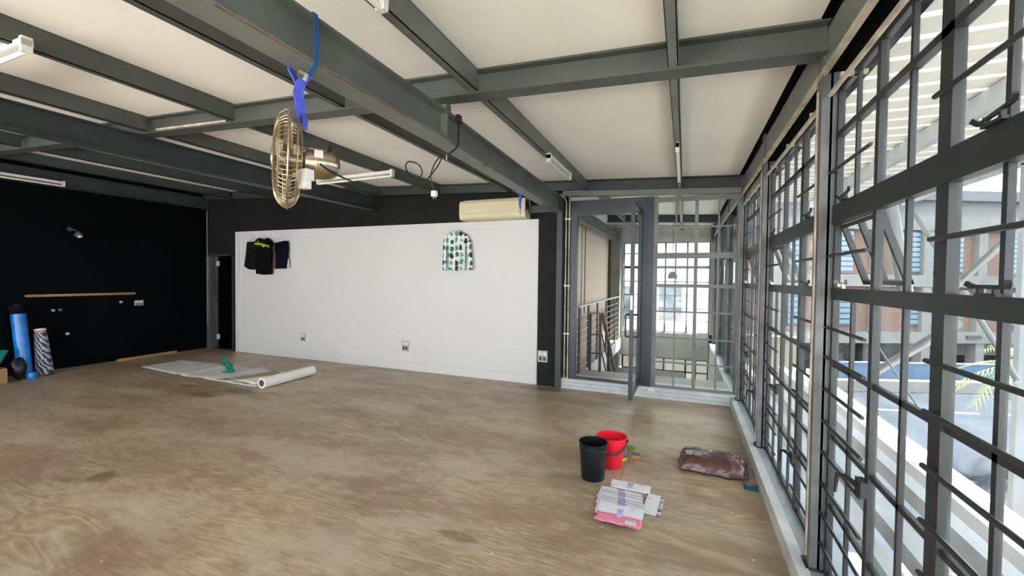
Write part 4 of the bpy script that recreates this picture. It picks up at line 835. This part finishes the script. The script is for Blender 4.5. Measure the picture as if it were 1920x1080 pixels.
for i, (p, q, r, nm) in enumerate((((1.5, 4.36, 2.32), (1.5, 3.95, 1.36), .045, 'leaning pale steel prop outside the open vent'), ((1.8, 5.35, .59), (1.8, 4.0, 1.21), .036, 'stout diagonal brace outside the lower panes'),
        ((2.2, 5.95, 2.44), (2.2, 4.9, 1.52), .022, 'thin rod brace outside beyond the leaning prop'), ((2.0, 4.35, 1.41), (2.0, 3.75, .87), .018, 'thin rod brace dropping towards the road'), ((2.4, 5.45, 1.42), (2.4, 4.45, 2.0), .030, 'pale tube rising to the canopy'), ((1.6, 4.95, 1.04), (1.6, 3.95, .57), .008, 'slim cable stay below the stout brace'))):
    r_ = root('outside_brace', p, nm, 'brace', kind='structure'); B().cyl(p, q, r, n=10).build('tube', 'ext_steel', r_, True); B().cyl(Vector(p)-(Vector(q)-Vector(p)).normalized()*.02, p, r*1.5, n=10).build('end_plate', 'ext_steel', r_)
for y in (.9, 2.5, 4.1, 5.7, 7.3, 8.9):
    o = B().box(3.86, 3.96, y-.05, y+.05, -3.5, 3.0).build('canopy_post', 'ext_steel'); tag(o, 'grey steel canopy post %s' % ({.9: 'nearer the terrace', 2.5: 'level with the first column', 4.1: 'level with the second column', 5.7: 'level with the glazed screen', 7.3: 'level with the stairs', 8.9: 'level with the far stairwell'}[y]), 'post', kind='structure')
# street frame: local x runs along the facade, local y away from the camera
A = YAW
def W2(u, d, z=0): return (u*math.cos(A)-d*math.sin(A), u*math.sin(A)+d*math.cos(A), z)
GZ = -3.5
struct(B().box(-60, 90, -40, 120, GZ-.3, GZ).build('ground', 'asphalt'), 'asphalt road and yard outside', 'road')
struct(B().box(.8, 4.6, -4, 9.5, GZ, GZ+.04).build('pavement', 'paving'), 'sunlit pale paving below the window wall', 'paving')  # pale slab partly added to throw sunlight up to the ceiling
bl = root('brick_building', W2(21, 24, GZ), 'brick and concrete building with louvre windows across the road', 'building', rotz=A+.05)
U = lambda px: (px-960)*.03-21
Z = lambda py: 1.5-(py-528)*.03-GZ
def bb(nm, m_, px0, px1, py0, py1, y0=0, y1=.3, par=None): return B().box(U(px0), U(px1), y0, y1, Z(py1), Z(py0)).build(nm, m_, par or bl, local=True)
bb('brick_wall', 'brick', 1380, 2150, 430, 625, .25, .6); bb('core_wall', 'concrete_dark', 1380, 2150, 641, 700, 5, 5.3)
bb('upper_wall', 'ext_pale', 1380, 2150, 375, 430, .1, .6); bb('ledge', 'ext_concrete', 1380, 2150, 403, 430, -.1, .3)
bb('roof', 'ext_roof', 1360, 2170, 358, 376, -.5, 6); bb('floor_band', 'ext_concrete', 1380, 2150, 514, 536, -.1, .5); bb('floor_band', 'ext_concrete', 1380, 2150, 621, 642, -.15, 5)
for px in (1440, 1540, 1635, 1733, 1842, 1950, 2060): bb('pillar', 'ext_concrete', px, px+17, 430, 690, -.05, .5)
for px in (1475, 1572, 1714, 1751, 1790, 1905, 1985):
    for (a, b_) in ((432, 512), (545, 612)):
        w_ = bb('louvre_window', 'ext_glass', px, px+(28 if px != 1714 else 18), a, b_, .18, .24)
        nb = 8 if b_-a > 70 else 6
        for q in range(nb):
            y_ = a+2+(b_-a-4)*q/nb
            B().box(U(px)+.03, U(px+(28 if px != 1714 else 18))-.03, .12, .17, Z(y_+(b_-a-4)/nb*.72), Z(y_)).build('louvre_blade', 'ext_louvre', w_, local=True)
bb('wall_sign', 'steel_dark', 1817, 1846, 627, 633, -.25, -.15)
def car(u, d, rz, m_, label):
    r = root('parked_car', W2(u, d, GZ), label, 'car', rotz=A+rz)
    b = B(); b.prism([(-2.1, .3), (-2.1, .75), (-1.95, .92), (-1.1, .98), (1.2, .95), (2.0, .82), (2.1, .6), (2.1, .3)], -.85, .85); b.build('body', m_, r, local=True)
    b = B(); vs = [(-1.5, -.8, .96), (1.25, -.8, .94), (1.25, .8, .94), (-1.5, .8, .96), (-1.1, -.65, 1.45), (.45, -.65, 1.45), (.45, .65, 1.45), (-1.1, .65, 1.45)]; b.hexa(vs); b.build('cabin_glass', 'car_glass', r, local=True)
    B().box(-1.05, .4, -.62, .62, 1.44, 1.48).build('roof', m_, r, local=True)
    for x in (-1.3, 1.3):
        for y in (-.86, .86): B().cyl((x, y-.1, .32), (x, y+.1, .32), .32, n=18).build('wheel', 'tyre', r, local=True)
car(22.6, 25.8, .1, 'car_paint', 'dark car parked under the brick building by the pillar'); car(17.5, 26, -.1, 'car_paint', 'dark car parked deeper under the brick building')
bwz = B().box(-8, 7, -.2, .2, 0, 1.15).build
o = root('blue_ramp_wall', W2(20.5, 20.5, GZ), 'low blue painted wall beside the ramp', 'wall', rotz=A-.03); B().box(-4.5, 6.5, -.1, .1, 0, 1.05).build('wall_face', 'ext_blue', o, local=True); B().box(-4.5, 6.5, -.14, .14, 1.05, 1.12).build('coping', 'ext_blue', o, local=True)
o = root('road_kerb', W2(20.5, 19.4, GZ), 'pale concrete kerb wall along the road', 'kerb', rotz=A-.03); B().box(-6, 9, -.2, .2, 0, .5).build('kerb_face', 'ext_concrete', o, local=True)
for q in range(5):
    o = B().box(-.8, .8, -.07, .07, 0, .012).build('road_line', 'road_paint', None); o.location = W2(14.5+q*2.6, 16.6-.3*q, GZ); o.rotation_euler = (0, 0, A-.1); tag(o, 'white dashed line painted on the road', 'road line', 'dashes of the road line')
# trees
def tree(u, d, h_, r_, label, n=420, palm=False):
    t_ = root('street_tree' if not palm else 'palm_tree', W2(u, d, GZ), label, 'tree')
    b = B(); b.tube([(0, 0, 0), (.1, .05, h_*.4), (.05, .1, h_*.8)], [.22, .17, .12], 8); b.build('trunk', 'trunk', t_, True, local=True)
    random.seed(int(u*10))
    if palm:
        for q in range(22):
            a = q*2.4; el = random.uniform(-.3, .9); L = r_*random.uniform(.8, 1.1); b = B()
            def fr(s_, w_):
                rr = L*s_; z_ = h_*.8+math.sin(el)*rr-.55*L*s_*s_
                return (math.cos(a)*math.cos(el)*rr-math.sin(a)*w_, math.sin(a)*math.cos(el)*rr+math.cos(a)*w_, z_-abs(w_)*.3)
            for s_ in [k*.06 for k in range(1, 17)]:
                for sg in (-1, 1):
                    p0 = fr(s_, 0); p1 = fr(s_+.03, 0); p2 = fr(min(1.1, s_+.12), sg*.35*(1-s_*.6)); b.add([p0, p1, p2], [(0, 1, 2)])
            b.build('frond', 'palm', t_, local=True)
    else:
        b = B()
        for q in range(n):
            v = Vector((random.gauss(0, 1), random.gauss(0, 1), random.gauss(0, 1))).normalized()*r_*random.uniform(.55, 1); c = v+Vector((0, 0, h_*.8)); s_ = .28
            a1 = Vector((random.uniform(-1, 1), random.uniform(-1, 1), random.uniform(-1, 1))).normalized()*s_; a2 = a1.orthogonal().normalized()*s_*.6
            b.add([c-a1, c-a2, c+a1, c+a2], [(0, 1, 2, 3)])
        o = b.build('foliage', 'leaf_green', t_, local=True); o['kind'] = 'stuff'
tree(13.6, 11.2, 3.6, 1.5, 'young palm with yellow-green fronds beside the road', palm=True)
tree(30, 19, 6, 2.6, 'leafy street tree beyond the end of the blue wall')
tree(3.4, 15.9, 2.6, 1.1, 'leafy shrub tree behind the low stairwell window', 200)
# neighbours behind the stairwell end window
o = root('garden_wall', (-2, 13.6, GZ), 'olive garden wall behind the low stairwell window', 'wall'); B().box(-7, 3, 13.5, 13.7, GZ, -.1).build('wall_face', 'concrete_dark', o); B().box(-7, 3, 13.45, 13.75, -.1, -.02).build('coping', 'ext_concrete', o)
o = root('neighbour_house', (-1, 19, GZ), 'pale neighbouring house behind the stairwell window', 'building')
B().box(-9, 2.2, 19, 22, GZ, 3.2).build('wall', 'white_paint', o); B().box(-9.3, 2.5, 18.6, 22.3, 3.2, 3.5).build('roof', 'ext_blue', o)
for x in (-5, -3, -1, 1): B().box(x, x+.9, 18.95, 19, -.2, 1.2).build('window', 'ext_glass', o)

for o in bpy.data.objects:
    if '_o' in o: del o['_o']
